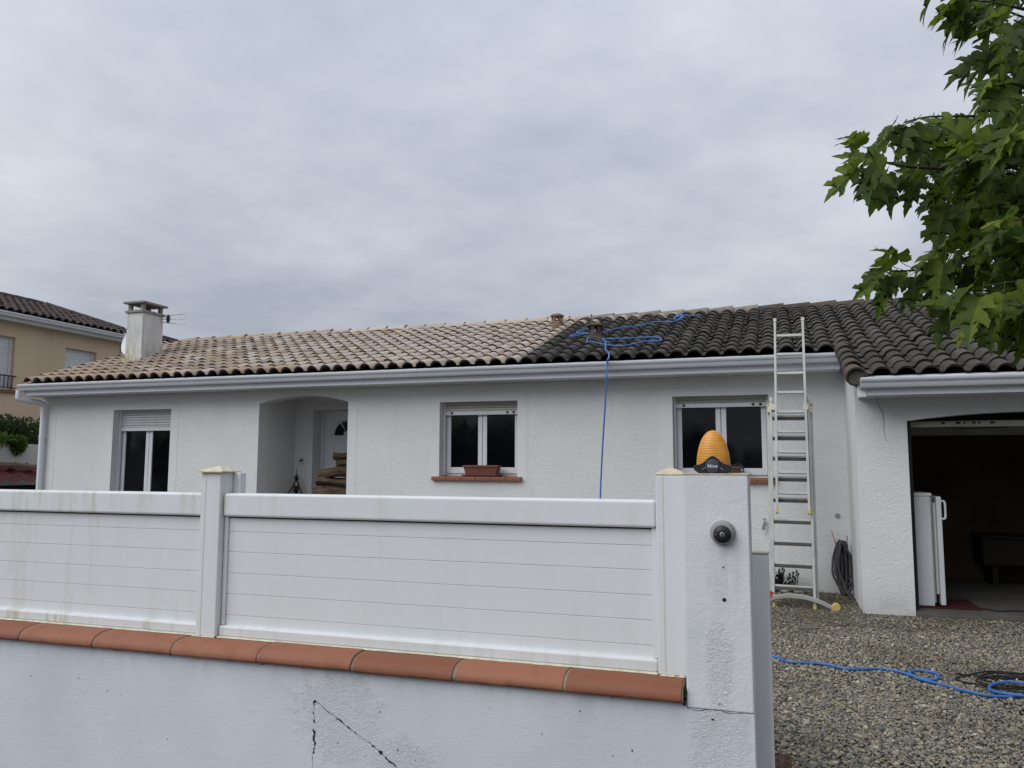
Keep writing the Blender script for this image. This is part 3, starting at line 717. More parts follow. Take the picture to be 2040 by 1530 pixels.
for i, (x, y, k) in enumerate(spots):
    if chim_box[0]-0.02 < x < chim_box[1]+0.02 and chim_box[2]-0.05 < y < chim_box[3]-0.2: continue
    mt = spot_matrix(x, y)
    if i < 285:
        o = bpy.data.objects.new('tile', tm[k][0]); col.objects.link(o); o.parent = roof; o.matrix_local = mt
    else:
        A = np.array(mt); v = tm[k][1] @ A[:3, :3].T + A[:3, 3]
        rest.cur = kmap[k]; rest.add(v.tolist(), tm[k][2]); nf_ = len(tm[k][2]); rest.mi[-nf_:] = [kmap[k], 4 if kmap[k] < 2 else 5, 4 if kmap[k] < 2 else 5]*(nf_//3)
o = rest.build('tile_field', [M['tile_clean'], M['tile_warm'], M['tile_dirty'], M['tile_mossy'], M['tile_edge'], M['edge_dark']], roof, smooth='auto', fix=False)
o['kind'] = 'stuff'
# ridge tiles: overlapping half-round barrels, larger end to the right
def barrel(r0, r1, L, a0=-10, a1=190, th=0.016, seg=10):
    V = []; F_ = []
    for (r, x) in ((r0, 0), (r1, L)):
        for q in (0, -th):
            for k in range(seg+1):
                a = R(a0+(a1-a0)*k/seg); V.append((x, math.cos(a)*(r+q), math.sin(a)*(r+q)))
    n = seg+1
    for k in range(seg):
        F_ += [(k, k+1, 2*n+k+1, 2*n+k), (n+k+1, n+k, 3*n+k, 3*n+k+1), (k+1, k, n+k, n+k+1), (2*n+k, 2*n+k+1, 3*n+k+1, 3*n+k)]
    return V, F_
def barrel_mesh(mat, *a, **k):
    V, F_ = barrel(*a, **k); me = bpy.data.meshes.new('ridge_tile'); me.from_pydata(V, [], F_); me.materials.append(mat)
    me.polygons.foreach_set('use_smooth', [True]*len(me.polygons)); me.set_sharp_from_angle(angle=R(50)); return me
rb = {k: barrel_mesh(M[k], 0.088, 0.110, 0.46) for k in ('tile_clean', 'tile_warm', 'tile_mossy', 'tile_dirty', 'tile_aged')}
x = XL-0.02
while x < 4.6:
    k = 'tile_warm' if x < -8.5 else 'tile_clean' if x < -3.1 else 'tile_aged' if x < -0.6 else 'tile_mossy' if random.random() < 0.6 else 'tile_dirty'
    o = bpy.data.objects.new('ridge_tile', rb[k]); col.objects.link(o); o.parent = roof
    o.matrix_local = Matrix.Translation((x, YR+0.02, roofz(YR)-0.006)) @ Matrix.Rotation(R(-1.3+random.gauss(0, 0.4)), 4, 'Y') @ Matrix.Rotation(random.gauss(0, 0.012), 4, 'Z')
    x += 0.40
m = MB(); m.prism_yz([(YR-0.075, roofz(YR)-0.05), (YR-0.06, roofz(YR)+0.035), (YR+0.10, roofz(YR)+0.035), (YR+0.12, roofz(YR)-0.05)], XL, 4.6); m.build('ridge_bedding', M['underlay'], roof)
# verge tiles on the garage's left edge and (smaller) on the left gable
vb = {k: barrel_mesh(M[k], 0.105, 0.085, 0.40, -25, 200) for k in ('tile_mossy', 'tile_dirty')}
for (vx, ya, yb_, k) in ((XG-0.015, YEG-0.05, YE-0.12, 'tile_mossy'),):
    y = ya; q = 0
    while y < yb_:
        o = bpy.data.objects.new('verge_tile', vb['tile_mossy' if y < ya+0.4 else 'tile_dirty']); col.objects.link(o); o.parent = roof
        o.matrix_local = Matrix.Translation((vx, y, roofz(y)+0.012+random.gauss(0, 0.003))) @ Matrix.Rotation(SL-0.05, 4, 'X') @ Matrix.Rotation(R(90)+random.gauss(0, 0.03), 4, 'Z') @ Matrix.Rotation(0.0, 4, 'Y')
        y += 0.29
m = MB(); m.lathe([(0.086, -0.15), (0.084, 0.0)], (XG-0.015, YEG-0.025, roofz(YEG)+0.0), 'y', 14); m.build('verge_mortar', M['tile_dirty'], roof)
m = MB(); m.prism_yz([(YE-0.0, roofz(YE)-0.02), (YR, roofz(YR)-0.02), (YR, roofz(YR)-0.12), (YE, roofz(YE)-0.12)], XL-0.04, XL-0.02); m.build('verge_board', M['pvc_house'], roof)

# chimney
CX0, CX1, CY0, CY1 = -11.245, -10.875, 11.44, 11.96
m = MB(); 
def frust(mb, x0, x1, y0, y1, z0, z1, t):
    mb.add([(x0,y0,z0),(x1,y0,z0),(x1,y1,z0),(x0,y1,z0),(x0+t,y0+t,z1),(x1-t,y0+t,z1),(x1-t,y1-t,z1),(x0+t,y1-t,z1)], [(3,2,1,0),(4,5,6,7),(0,1,5,4),(1,2,6,5),(2,3,7,6),(3,0,4,7)])
frust(m, CX0, CX1, CY0, CY1, 3.25, 4.255, 0.005); ch = m.build('chimney', M['chimney'], house, 0.008)
m = MB(); m.box(CX0-0.022, CX1+0.022, CY0-0.022, CY1+0.022, 4.255, 4.30); m.build('collar', M['concrete_dark'], ch, 0.006)
for cx_, cy_ in ((CX0+0.045, CY0+0.045), (CX1-0.045, CY0+0.045), (CX0+0.045, CY1-0.045), (CX1-0.045, CY1-0.045)):
    m = MB(); m.box(cx_-0.032, cx_+0.032, cy_-0.032, cy_+0.032, 4.30, 4.425); m.build('cap_pillar', M['concrete_dark'], ch, 0.006)
m = MB(); m.box(CX0-0.05, CX1+0.05, CY0-0.05, CY1+0.05, 4.425, 4.462); m.build('cap_slab', M['concrete_dark'], ch, 0.006)
m = MB(); m.box(CX0+0.08, CX1-0.08, CY0+0.10, CY1-0.10, 4.28, 4.33); m.build('flue', M['flue_dark'], ch)
m = MB(); m.tube([(-11.0, 11.72, 4.46), (-10.985, 11.72, 4.50)], 0.006, 5); m.build('lifting_hook', M['concrete_dark'], ch)
m = MB()   # lead flashing where the chimney leaves the tiles
m.box(CX0-0.03, CX1+0.03, CY0-0.05, CY0-0.003, roofz(CY0)-0.02, roofz(CY0)+0.085); m.box(CX1+0.003, CX1+0.05, CY0, CY1, roofz(CY0)-0.02, roofz(CY0)+0.02); m.build('flashing', M['chimney'], ch)

# roof vents: round terracotta lanterns
def roof_vent(px, py, matn, h, r):
    p = onRoof(px, py, 0.05); z = p.z
    m = MB(); m.lathe([(r*1.18, -0.12), (r*1.18, 0.02), (r*1.02, 0.035), (r*0.98, 0.07)], p, 'z', 20)
    v = m.build('roof_vent', M[matn], house, smooth='auto')
    for k in range(6):
        a = k*math.pi/3+0.3
        m = MB(); c = Vector((math.cos(a), math.sin(a), 0)); t = Vector((-math.sin(a), math.cos(a), 0))
        P = []
        for zz_, w in ((0.065, 0.034), (0.065+h*0.5, 0.020), (0.07+h, 0.034)):
            for q in ((-w, 1.0), (w, 1.0), (w, 0.82), (-w, 0.82)): P.append(p+c*r*q[1]*0.97+t*q[0]+Vector((0, 0, zz_)))
        m.add(P, [(0,1,5,4),(1,2,6,5),(2,3,7,6),(3,0,4,7),(4,5,9,8),(5,6,10,9),(6,7,11,10),(7,4,8,11),(0,3,2,1),(8,9,10,11)])
        m.build('vent_rib', M[matn], v)
    m = MB(); m.lathe([(r*1.0, 0.065+h), (r*1.22, 0.075+h), (r*1.24, 0.09+h), (r*0.9, 0.115+h), (r*0.35, 0.13+h)], p, 'z', 20); m.build('vent_cap', M[matn], v, smooth='auto')
    if matn == 'vent_old':
        m = MB(); m.box(p.x-r*1.5, p.x+r*1.5, p.y-r*1.45, p.y+r*1.45, p.z-0.09, p.z+0.012); m.build('vent_base', M[matn], v, 0.008)
roof_vent(1110, 652, 'terra_old', 0.10, 0.095)
roof_vent(1186, 677, 'vent_old', 0.12, 0.105)

# garage interior and raised up-and-over door
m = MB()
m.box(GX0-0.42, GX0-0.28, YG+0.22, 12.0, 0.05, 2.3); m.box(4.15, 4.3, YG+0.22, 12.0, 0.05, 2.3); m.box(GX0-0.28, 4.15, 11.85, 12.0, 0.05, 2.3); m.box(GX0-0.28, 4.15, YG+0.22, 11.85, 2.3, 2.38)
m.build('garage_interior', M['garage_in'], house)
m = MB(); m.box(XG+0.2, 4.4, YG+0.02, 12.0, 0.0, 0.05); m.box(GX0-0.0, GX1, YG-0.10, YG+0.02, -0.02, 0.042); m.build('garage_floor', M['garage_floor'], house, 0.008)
m = MB(); m.box(GX0+0.002, GX0+0.05, YG+0.12, YG+0.2, 0.05, 1.96); m.box(GX1-0.05, GX1-0.002, YG+0.12, YG+0.2, 0.05, 1.96); gf = m.build('garage_door_frame', M['black'], house)
m = MB(); m.box(GX0+0.04, GX1-0.04, YG+0.15, YG+0.19, 1.905, 1.962); gd = m.build('garage_door', M['door_cream'], house, 0.004)
m = MB(); m.box(GX0+0.06, GX1-0.06, YG+0.19, 11.2, 1.945, 1.97); m.build('door_leaf', M['door_cream'], gd)
m = MB(); m.box(GX0+0.06, GX1-0.06, YG+0.75, YG+0.79, 1.84, 1.94); m.build('door_rail', M['alu_dark'], gd)
m = MB(); m.box(GX0+0.002, GX1-0.002, YG+0.20, YG+0.24, 1.97, 2.05); m.build('door_panel', M['dark'], gd)  # near-black sheet filling the gap between door bar and arch
m = MB()
for x, w in ((1.62, 0.03), (1.75, 0.045), (1.82, 0.02), (1.90, 0.03), (1.955, 0.018), (2.06, 0.045)): m.box(x, x+w, YG+0.147, YG+0.1515, 1.935, 1.957)
m.build('bar_mark', M['black'], gd)  # small dark marks standing for illegible lettering on the bar
m = MB(); m.tube(smooth_path([(GX0+0.06, YG+0.3, 1.93), (1.9, YG+0.4, 1.90), (2.3, YG+0.5, 1.915)], 4), 0.006, 5); m.build('door_cable', M['black'], gd)
# crack in the garage wall render
def ribbon(mb, pts, w, y):
    pts = [Vector((p[0], 0, p[1])) for p in pts]
    for i in range(len(pts)-1):
        a, b = pts[i], pts[i+1]; t = (b-a).normalized(); n = Vector((-t.z, 0, t.x))
        wa = w[i] if isinstance(w, list) else w; wb = w[i+1] if isinstance(w, list) else w
        mb.add([(a.x-n.x*wa, y, a.z-n.z*wa), (a.x+n.x*wa, y, a.z+n.z*wa), (b.x+n.x*wb, y, b.z+n.z*wb), (b.x-n.x*wb, y, b.z-n.z*wb)], [(0, 1, 2, 3)])
def pxz(pl, Y): return [(onY(x, y, Y).x, onY(x, y, Y).z) for x, y in pl]
m = MB(); ribbon(m, pxz([(1747, 790), (1749, 805), (1753, 813), (1759, 822), (1761, 840), (1761, 858), (1764, 876), (1770, 881)], YG), [0.0015, 0.002, 0.002, 0.0026, 0.002, 0.0014, 0.001, 0.0006], YG-0.002); m.build('crack', M['crack'], house, fix=False)
m = MB(); p = onY(1668, 1027, YF); m.lathe([(0.028, 0), (0.026, 0.012), (0.012, 0.014)], (p.x, YF-0.002, p.z), 'y', 12); m.build('wall_plug', M['key_grey'], house)
# ================================================================== STREET WALL, FENCE, PILLAR
wallthing = thing('garden_wall', 'low white rendered street wall with terracotta coping and diagonal cracks', 'wall', (-3, 3.65, -0.3))
WY = 3.515
m = MB(); m.box(-8.0, -0.393, WY, 3.80, -0.32, 0.513); m.box(-0.393, -0.121, WY, 3.80, -0.32, 0.488)
m.build('wall_body', M['gwall'], wallthing)
m = MB(); m.prism_yz([(3.79, 0.5135), (3.79, 0.583), (3.60, 0.587), (3.545, 0.582), (3.514, 0.572), (3.493, 0.556), (3.482, 0.538), (3.482, 0.526), (3.49, 0.5135)], -8.0, -0.404); m.build('mortar_bed', M['mortar'], wallthing)
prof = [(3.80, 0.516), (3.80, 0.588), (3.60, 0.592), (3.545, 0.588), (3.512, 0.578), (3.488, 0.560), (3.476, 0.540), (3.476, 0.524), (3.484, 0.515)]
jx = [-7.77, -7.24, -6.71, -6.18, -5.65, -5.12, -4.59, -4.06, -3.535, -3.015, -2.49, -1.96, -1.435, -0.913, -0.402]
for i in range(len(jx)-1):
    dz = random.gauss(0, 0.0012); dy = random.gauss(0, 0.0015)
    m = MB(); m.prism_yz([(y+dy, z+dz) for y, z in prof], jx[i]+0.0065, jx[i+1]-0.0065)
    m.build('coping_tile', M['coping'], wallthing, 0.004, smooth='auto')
# cracks: dark jagged fissures opening and closing along their length
def jag(pl, Y, n=5, amp=0.004):
    out_ = []; P = pxz(pl, Y)
    for i in range(len(P)-1):
        for k in range(n):
            t = k/n; out_.append((P[i][0]+(P[i+1][0]-P[i][0])*t+random.gauss(0, amp), P[i][1]+(P[i+1][1]-P[i][1])*t+random.gauss(0, amp*0.6)))
    return out_+[P[-1]]
m = MB()
for pl, wmax in (([(627, 1394), (626, 1416), (627, 1440)], 0.0022), ([(626, 1452), (625, 1470), (626, 1484), (624, 1500)], 0.0042), ([(624, 1500), (622, 1530)], 0.001), ([(630, 1397), (655, 1417), (690, 1446), (718, 1468), (745, 1486)], 0.0022), ([(745, 1486), (765, 1506), (790, 1527), (812, 1548)], 0.0032)):
    P = jag(pl, WY, 6, 0.003); ribbon(m, P, [(0.0005 if random.random() < 0.3 else max(0.0006, 1.2*wmax*abs(random.gauss(0.5, 0.65)))) for _ in P], WY-0.002)
for (px, py, s) in ((628, 1397, 0.009), (626, 1465, 0.007), (743, 1486, 0.008), (1420, 1433, 0.007), (1434, 1402, 0.004)):
    q = onY(px, py, WY); k = 7
    pts_ = [(q.x+s*random.uniform(0.5, 1)*math.cos(2*math.pi*i/k), WY-0.0025, q.z+s*random.uniform(0.5, 1)*math.sin(2*math.pi*i/k)) for i in range(k)]
    m.add(pts_, [tuple(range(k))])
for _ in range(26):
    q = onY(random.uniform(0, 1300), random.uniform(1330, 1520), WY)
    if q.z > 0.48: continue
    s = abs(random.gauss(0.002, 0.0015)); m.add([(q.x-s, WY-0.002, q.z), (q.x, WY-0.002, q.z-s*2), (q.x+s, WY-0.002, q.z), (q.x, WY-0.002, q.z+s)], [(0, 1, 2, 3)])
m.build('crack', M['crack'], wallthing, fix=False)
m = MB()
for _ in range(70):    # moss growing in the gap under the coping and against the pillar
    xx = random.choice([random.uniform(-4.4, -0.45), random.gauss(-2.2, 0.25), random.gauss(-3.4, 0.3)]); s = abs(random.gauss(0.004, 0.002))
    m.lathe([(s*0.2, -s), (s, 0), (s*0.3, s)], (min(xx, -0.42), WY-0.006, 0.511), 'z', 6)
for _ in range(60):
    s = abs(random.gauss(0.004, 0.002)); m.lathe([(s*0.2, -s), (s, 0), (s*0.3, s)], (-0.3985+random.gauss(0, 0.0015), 3.50+random.uniform(0, 0.03), random.uniform(0.505, 0.575)), 'z', 6)
m.build('moss_tuft', M['moss'], wallthing)

pillar = thing('gate_pillar', 'white rough-rendered gate pillar carrying the orange flashing lamp', 'pillar', (-0.257, 3.66, 0.49))
m = MB(); m.box(-0.392, -0.121, WY+0.004, 3.80, 0.4905, 1.462); m.build('pillar_body', M['pillar'], pillar, 0.006)
m = MB(); m.box(-0.394, -0.1195, WY+0.002, 3.802, 1.462, 1.467); m.build('pillar_top', M['cap'], pillar)
m = MB()
for (px, py, r) in ((1443, 1195, 0.0085), (1441, 1130, 0.0035)):
    q = onY(px, py, WY+0.004); m.lathe([(r, 0), (r*0.6, 0.003), (r*0.1, 0.0035)], (q.x, WY+0.0035, q.z), 'y', 10)
m.build('drill_hole', M['crack'], pillar)
m = MB(); ribbon(m, [(-0.391+0.27*i/14, 0.489+random.gauss(0, 0.002)-0.004*math.sin(i*0.8)) for i in range(15)], [random.uniform(0.0004, 0.0016) for _ in range(15)], WY-0.001); m.build('joint_crack', M['crack'], pillar, fix=False)

fence = thing('fence', 'white plastic board fence with green algae stains on the street wall', 'fence', (-2.9, 3.66, 0.59))
posts = [(-7.87, -7.744), (-5.42, -5.294), (-2.97, -2.844), (-0.521, -0.396)]
for k, (a, b) in enumerate(posts):
    m = MB(); m.box(a, b, 3.60, 3.727, 0.594, 1.458)
    po = m.build('post', M['pvc_post'], fence, 0.006)
    m = MB(); z = 1.458; xc, yc = (a+b)/2, 3.6635; w = 0.082 if k in (1, 2) else 0.064
    V = []
    for (ww, zz_) in ((w, z), (w, z+0.006), (w*0.72, z+0.017), (w*0.38, z+0.026), (w*0.05, z+0.033)):
        V += [(xc-ww, yc-ww, zz_), (xc+ww, yc-ww, zz_), (xc+ww, yc+ww, zz_), (xc-ww, yc+ww, zz_)]
    Fq = [(3, 2, 1, 0), (16, 17, 18, 19)]
    for r in range(4):
        for q in range(4): Fq.append((r*4+q, r*4+(q+1) % 4, r*4+4+(q+1) % 4, r*4+4+q))
    m.add(V, Fq); m.build('post_cap', M['cap'], po)
    for xs_ in (a+0.030, a+0.034):
        m = MB(); m.box(xs_, xs_+0.0012, 3.5992, 3.6002, 0.60, 1.452); m.build('post_seam', M['sealant'], po)
    if k == 2:
        m = MB(); m.box(b+0.004, b+0.05, 3.70, 3.75, 0.6, 1.455); m.build('post_channel', M['pvc_post'], po, 0.003)
    m = MB()
    for _ in range(14): 
        t = random.uniform(a-0.005, b+0.005); m.lathe([(0.002, 0), (random.uniform(0.006, 0.012), 0.002), (0.004, random.uniform(0.004, 0.009))], (t, 3.598, 0.5905), 'z', 6, 1.6, 0.6)
    m.build('sealant', M['sealant'], po)
bz = [0.649, 0.704, 0.814, 0.923, 1.034, 1.142, 1.218]
for (xa, xb) in ((-7.740, -5.424), (-5.29, -2.974), (-2.840, -0.525)):
    for i in range(6):
        m = MB(); m.box(xa, xb, 3.652, 3.680, bz[i]+0.0007, bz[i+1]-0.0007); m.build('board', M['pvc'], fence, 0.0016)
    m = MB(); m.box(xa+0.0005, xb-0.0005, 3.657, 3.678, 0.64, 1.225); m.build('backing', M['cap'], fence)
    m = MB(); m.box(xa-0.001, xb+0.001, 3.622, 3.708, 1.222, 1.346)
    o = m.build('top_rail', M['pvc_rail'], fence, 0.014)
    o.modifiers['bevel'].segments = 4
    m = MB(); m.box(xa-0.001, xb+0.001, 3.622, 3.708, 0.594, 0.652); o = m.build('bottom_rail', M['pvc_rail'], fence, 0.010)
    for x0, x1 in ((xa, xa+0.022), (xb-0.022, xb)):
        m = MB(); m.box(x0, x1, 3.640, 3.651, 0.653, 1.2215); m.build('side_channel', M['pvc'], fence, 0.002)
    m = MB(); x = xa
    while x < xb-0.02:   # yellowed sealant line with lichen under the bottom rail
        L = random.uniform(0.03, 0.09); x2 = min(x+L, xb)
        m.prism_yz([(3.621, 0.5925), (3.612-random.uniform(0, 0.006), 0.5925), (3.617, 0.596+random.uniform(0, 0.004)), (3.6215, 0.599)], x, x2); x = x2
    m.build('sealant', M['sealant'], fence)
    m = MB(); m.box(xa, xb, 3.6505, 3.6525, 1.2145, 1.2222); m.build('rail_grime', M['moss'], fence)

# sliding gate parked behind the wall, its end showing beyond the pillar
gate = thing('sliding_gate', 'grey-white gate end with cream top cap just behind the pillar', 'gate', (-1.6, 3.95, 0))
m = MB(); m.box(-0.135, -0.052, 3.92, 3.985, 0.03, 1.094); m.build('end_stile', M['gate'], gate, 0.012)
m = MB(); m.box(-0.138, -0.049, 3.917, 3.988, 1.094, 1.103); m.build('stile_cap', M['cap'], gate, 0.003)
for i in range(8):
    m = MB(); m.box(-3.2, -0.137, 3.935, 3.965, 0.08+i*0.123, 0.08+i*0.123+0.12); m.build('gate_board', M['gate'], gate)

# flashing lamp
lamp = thing('warning_lamp', 'amber egg-shaped flashing lamp with black base on the gate pillar', 'lamp', (-0.271, 3.66, 1.467))
LX, LY = -0.271, 3.655
pr = []
for i in range(33):
    t = i/32; z = 1.488+t*0.170
    r = 0.0735*max(0.0, 1-(max(0, t-0.03)/0.972)**2.05)**0.5 if t < 1 else 0.0005
    pr.append((max(r, 0.0005)*(1+0.006*math.sin(i*math.pi)), z))
m = MB(); m.lathe(pr, (LX, LY, 0), 'z', 40, 1.0, 0.62); m.build('lens', M['amber'], lamp, smooth=True)
m = MB(); hump = []
for i in range(25):
    x = -0.082+0.164*i/24; hump.append((LX+x, 1.499+0.040*math.exp(-(x/0.036)**2)+ (0.004 if abs(x) < 0.075 else 0)))
poly = [(LX-0.082, 1.497), (LX-0.080, 1.482), (LX-0.060, 1.468), (LX+0.060, 1.468), (LX+0.080, 1.482), (LX+0.082, 1.497)]+hump[::-1]
m.prism_xz(poly, LY-0.058, LY+0.058); m.build('base', M['black'], lamp, 0.005)
m = MB(); m.lathe([(0.031, 0), (0.031, 0.004), (0.028, 0.008), (0.02, 0.010), (0.002, 0.011)], (LX+0.001, LY-0.0575, 1.4985), 'y', 28); bd = m.build('badge', M['badge'], lamp, smooth='auto')
def text_mesh(s, size, x, y, z):
    cu = bpy.data.curves.new('lettering', 'FONT'); cu.body = s; cu.size = size; cu.align_x = 'CENTER'; cu.align_y = 'CENTER'; cu.extrude = 0.0006; cu.offset = 0.00015; cu.space_character = 1.12
    t = bpy.data.objects.new('lettering', cu); col.objects.link(t)
    me = bpy.data.meshes.new_from_object(t.evaluated_get(bpy.context.evaluated_depsgraph_get())); col.objects.unlink(t); bpy.data.objects.remove(t)
    me.transform(Matrix.Translation((x, y, z)) @ Matrix.Rotation(R(90), 4, 'X')); me.materials.clear(); me.materials.append(M['white_print']); return me
link('lettering', text_mesh('Nice', 0.0200, LX+0.001, LY-0.0695, 1.4985), bd)
m = MB()
for s in (-1, 1): m.tube([(LX+s*0.033+s*0.004*k, LY-0.059, 1.4855-0.0028*k+0.006) for k in range(-2, 4)], 0.0018, 5)
m.build('chrome_edge', M['metal'], lamp)
m = MB()
for k in range(5):
    z = 1.475+0.006*k
    m.tube(smooth_path([(LX+0.05, LY-0.04+0.01*k, z+0.004), (LX+0.085, LY-0.03+0.012*k, z+0.008*random.random()), (LX+0.115, LY-0.02+0.01*k, z+random.gauss(0, 0.004)), (LX+0.13, LY+0.01, 1.474+0.003*k)], 4), 0.0016, 5)
m.build('lamp_wire', M['black'], lamp)

# key switch
key = thing('key_switch', 'round black key switch in a grey ring on the gate pillar face', 'key switch', (-0.229, 3.52, 1.165))
KX, KZ, KY = -0.2285, 1.217, WY+0.004
m = MB(); m.lathe([(0.052, 0), (0.052, 0.010), (0.047, 0.026), (0.040, 0.036), (0.036, 0.037)], (KX, KY, KZ+0.002), 'y', 32); m.build('bezel', M['key_grey'], key, smooth='auto')
m = MB(); m.lathe([(0.0365, 0.034), (0.0365, 0.040), (0.031, 0.046), (0.016, 0.049), (0.0145, 0.0475)], (KX, KY, KZ-0.002), 'y', 32); m.build('face', M['black'], key, smooth='auto')
m = MB(); m.lathe([(0.0100, 0.046), (0.0100, 0.0500), (0.008, 0.051), (0.002, 0.051)], (KX, KY, KZ-0.002), 'y', 20); cy_ = m.build('cylinder', M['metal'], key, smooth='auto')
m = MB(); m.box(KX-0.0012, KX+0.0012, KY-0.0535, KY-0.051, KZ-0.008, KZ+0.004); m.lathe([(0.0035, 0.0), (0.0035, 0.0015)], (KX, KY-0.052, KZ+0.003), 'y', 10); m.build('keyhole', M['crack'], cy_)
m = MB(); m.box(KX-0.030, KX-0.017, KY-0.0475, KY-0.0455, KZ-0.003, KZ-0.0005); m.build('mark', M['key_grey'], key)

# ================================================================== LADDER
lad = thing('ladder', 'three-section aluminium extension ladder leaning on the gutter', 'ladder', (0.12, 9.17, 0))
LB = Vector((0.121, 9.171, 0.0)); LT_ = Vector((0.155, 9.80, 2.813)); Ld = (LT_-LB).normalized()
Ln = Vector((1, 0, 0)).cross(Ld).normalized()     # towards the street / up
if Ln.y > 0: Ln = -Ln
Ls = Ld.cross(Ln).normalized()
if Ls.x < 0: Ls = -Ls
def section(name, hw0, hw1, s0, s1, off, rungs, mt, depth, feet, caps, xoff=0.0):
    def pt(s, side): 
        t = (s-s0)/(s1-s0); return LB+Ld*s+Ls*(side*(hw0+(hw1-hw0)*t)+xoff)+Ln*off
    m = MB(); m.obox(pt(s0, -1), pt(s1, -1), 0.026, depth, Ln); se = m.build('stile', mt, lad, 0.003)
    m = MB(); m.obox(pt(s0, 1), pt(s1, 1), 0.026, depth, Ln); m.build('stile', mt, lad, 0.003)
    for s in rungs:
        a = pt(s, -1); b = pt(s, 1)
        m = MB(); m.obox(a+Ls*0.013, b-Ls*0.013, 0.022 if name != 'top' else 0.030, 0.034, Ln); rg = m.build('rung', mt, lad, 0.003)
        if name == 'middle':  # dark ribbed bars set just below each middle rung
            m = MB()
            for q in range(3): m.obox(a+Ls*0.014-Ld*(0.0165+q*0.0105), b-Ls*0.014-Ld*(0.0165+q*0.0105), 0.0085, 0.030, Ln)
            m.build('dark_strip', M['rung_dark'], rg)
    for side in (-1, 1):
        if feet: m = MB(); m.obox(pt(s0, side)-Ld*0.03, pt(s0, side)+Ld*0.02, 0.032, depth+0.008, Ln); m.build('foot_cap', M['yellow'], lad, 0.003)
        if caps: m = MB(); m.obox(pt(s1, side)-Ld*0.01, pt(s1, side)+Ld*0.035, 0.036, depth+0.012, Ln); m.build('end_cap', caps, lad, 0.003)
    return pt
section('top', 0.166, 0.154, 1.02, 3.255, 0.075, [1.216+0.2326*k for k in range(9)], M['alu'], 0.055, True, M['cream'], 0.012)
p_mid = section('middle', 0.207, 0.203, 0.02, 2.30, 0.0, [0.222+0.2365*k for k in range(9)], M['alu'], 0.062, True, M['cream'])
p_rear = section('rear', 0.235, 0.233, 0.06, 2.25, -0.085, [0.222+0.2385*k for k in range(9)], M['alu'], 0.055, False, M['yellow'], 0.004)
for s, hwid, off in ((2.20, 0.172, 0.05), (2.19, 0.212, -0.02)):
    for side in (-1, 1):
        m = MB(); c = LB+Ld*s+Ls*(side*hwid)+Ln*off; m.obox(c-Ld*0.035, c+Ld*0.035, 0.05, 0.10, Ln); m.build('bracket', M['cream'], lad, 0.004)
# curved stabiliser bar with yellow end
sb = [(-0.30, 0.02), (-0.18, 0.06), (-0.07, 0.095), (0.04, 0.115), (0.14, 0.118), (0.26, 0.105), (0.38, 0.07), (0.46, 0.035), (0.515, 0.006)]
path = smooth_path([(x, 9.13-0.03*z_, z_+0.012) for x, z_ in sb], 4)
m = MB(); o_ = 0
for p in path: m.v += [(p.x, p.y-0.02, p.z-0.022), (p.x, p.y+0.02, p.z-0.022), (p.x, p.y+0.02, p.z+0.022), (p.x, p.y-0.02, p.z+0.022)]
for i in range(len(path)-1):
    for q in range(4): m.face((i*4+q, i*4+(q+1) % 4, i*4+4+(q+1) % 4, i*4+4+q))
m.face((3, 2, 1, 0)); m.face(tuple(range(len(path)*4-4, len(path)*4))); st = m.build('stabiliser_bar', M['alu'], lad, 0.003)
m = MB(); m.lathe([(0.020, -0.03), (0.040, -0.03), (0.040, -0.012), (0.030, -0.008), (0.030, 0.008), (0.040, 0.012), (0.040, 0.03), (0.02, 0.03)], (0.535, 9.13, 0.038), 'y', 16); m.box(0.488, 0.53, 9.105, 9.155, 0.0, 0.055); m.build('bar_end', M['yellow'], st, 0.003)
m = MB(); m.add([(-0.135, 9.10, 0.185), (-0.075, 9.10, 0.16), (-0.115, 9.10, 0.105), (-0.135, 9.10, 0.185-0.02), (-0.135, 9.105, 0.185), (-0.075, 9.105, 0.16), (-0.115, 9.105, 0.105)], [(0, 1, 2), (4, 6, 5), (0, 4, 5, 1), (1, 5, 6, 2), (2, 6, 4, 0)]); m.build('warning_flag', M['red'], lad, fix=False)

# ================================================================== HOSES AND CABLES
def zp(x, y): return (1120+x/7.286, 610+y/7.286)
rp = [(1990,132),(1880,136),(1770,130),(1690,140),(1625,172),(1650,190),(1735,172),(1748,148),(1700,128),(1650,150),(1735,160),(1690,198),(1590,228),(1350,226),(1150,278),(1000,300),(850,312),(760,335),(640,366),(560,380),(430,400),(310,396),(230,388),(212,376),(262,350),(370,334),(470,352),(420,385),(260,398),(112,430),(190,434),(300,408),(385,395),(380,440),(360,510),(350,530),(390,512),(470,522),(600,552),(780,574),(950,566),(1150,520),(1280,506),(1400,506),(1436,486),(1395,456),(1250,450),(900,468),(600,474),(612,492),(628,530),(628,630),(660,660),(680,705),(668,775)]
pts = []
for i, q in enumerate(rp):
    p = onRoof(*zp(*q), up=0.105); pts.append(p)
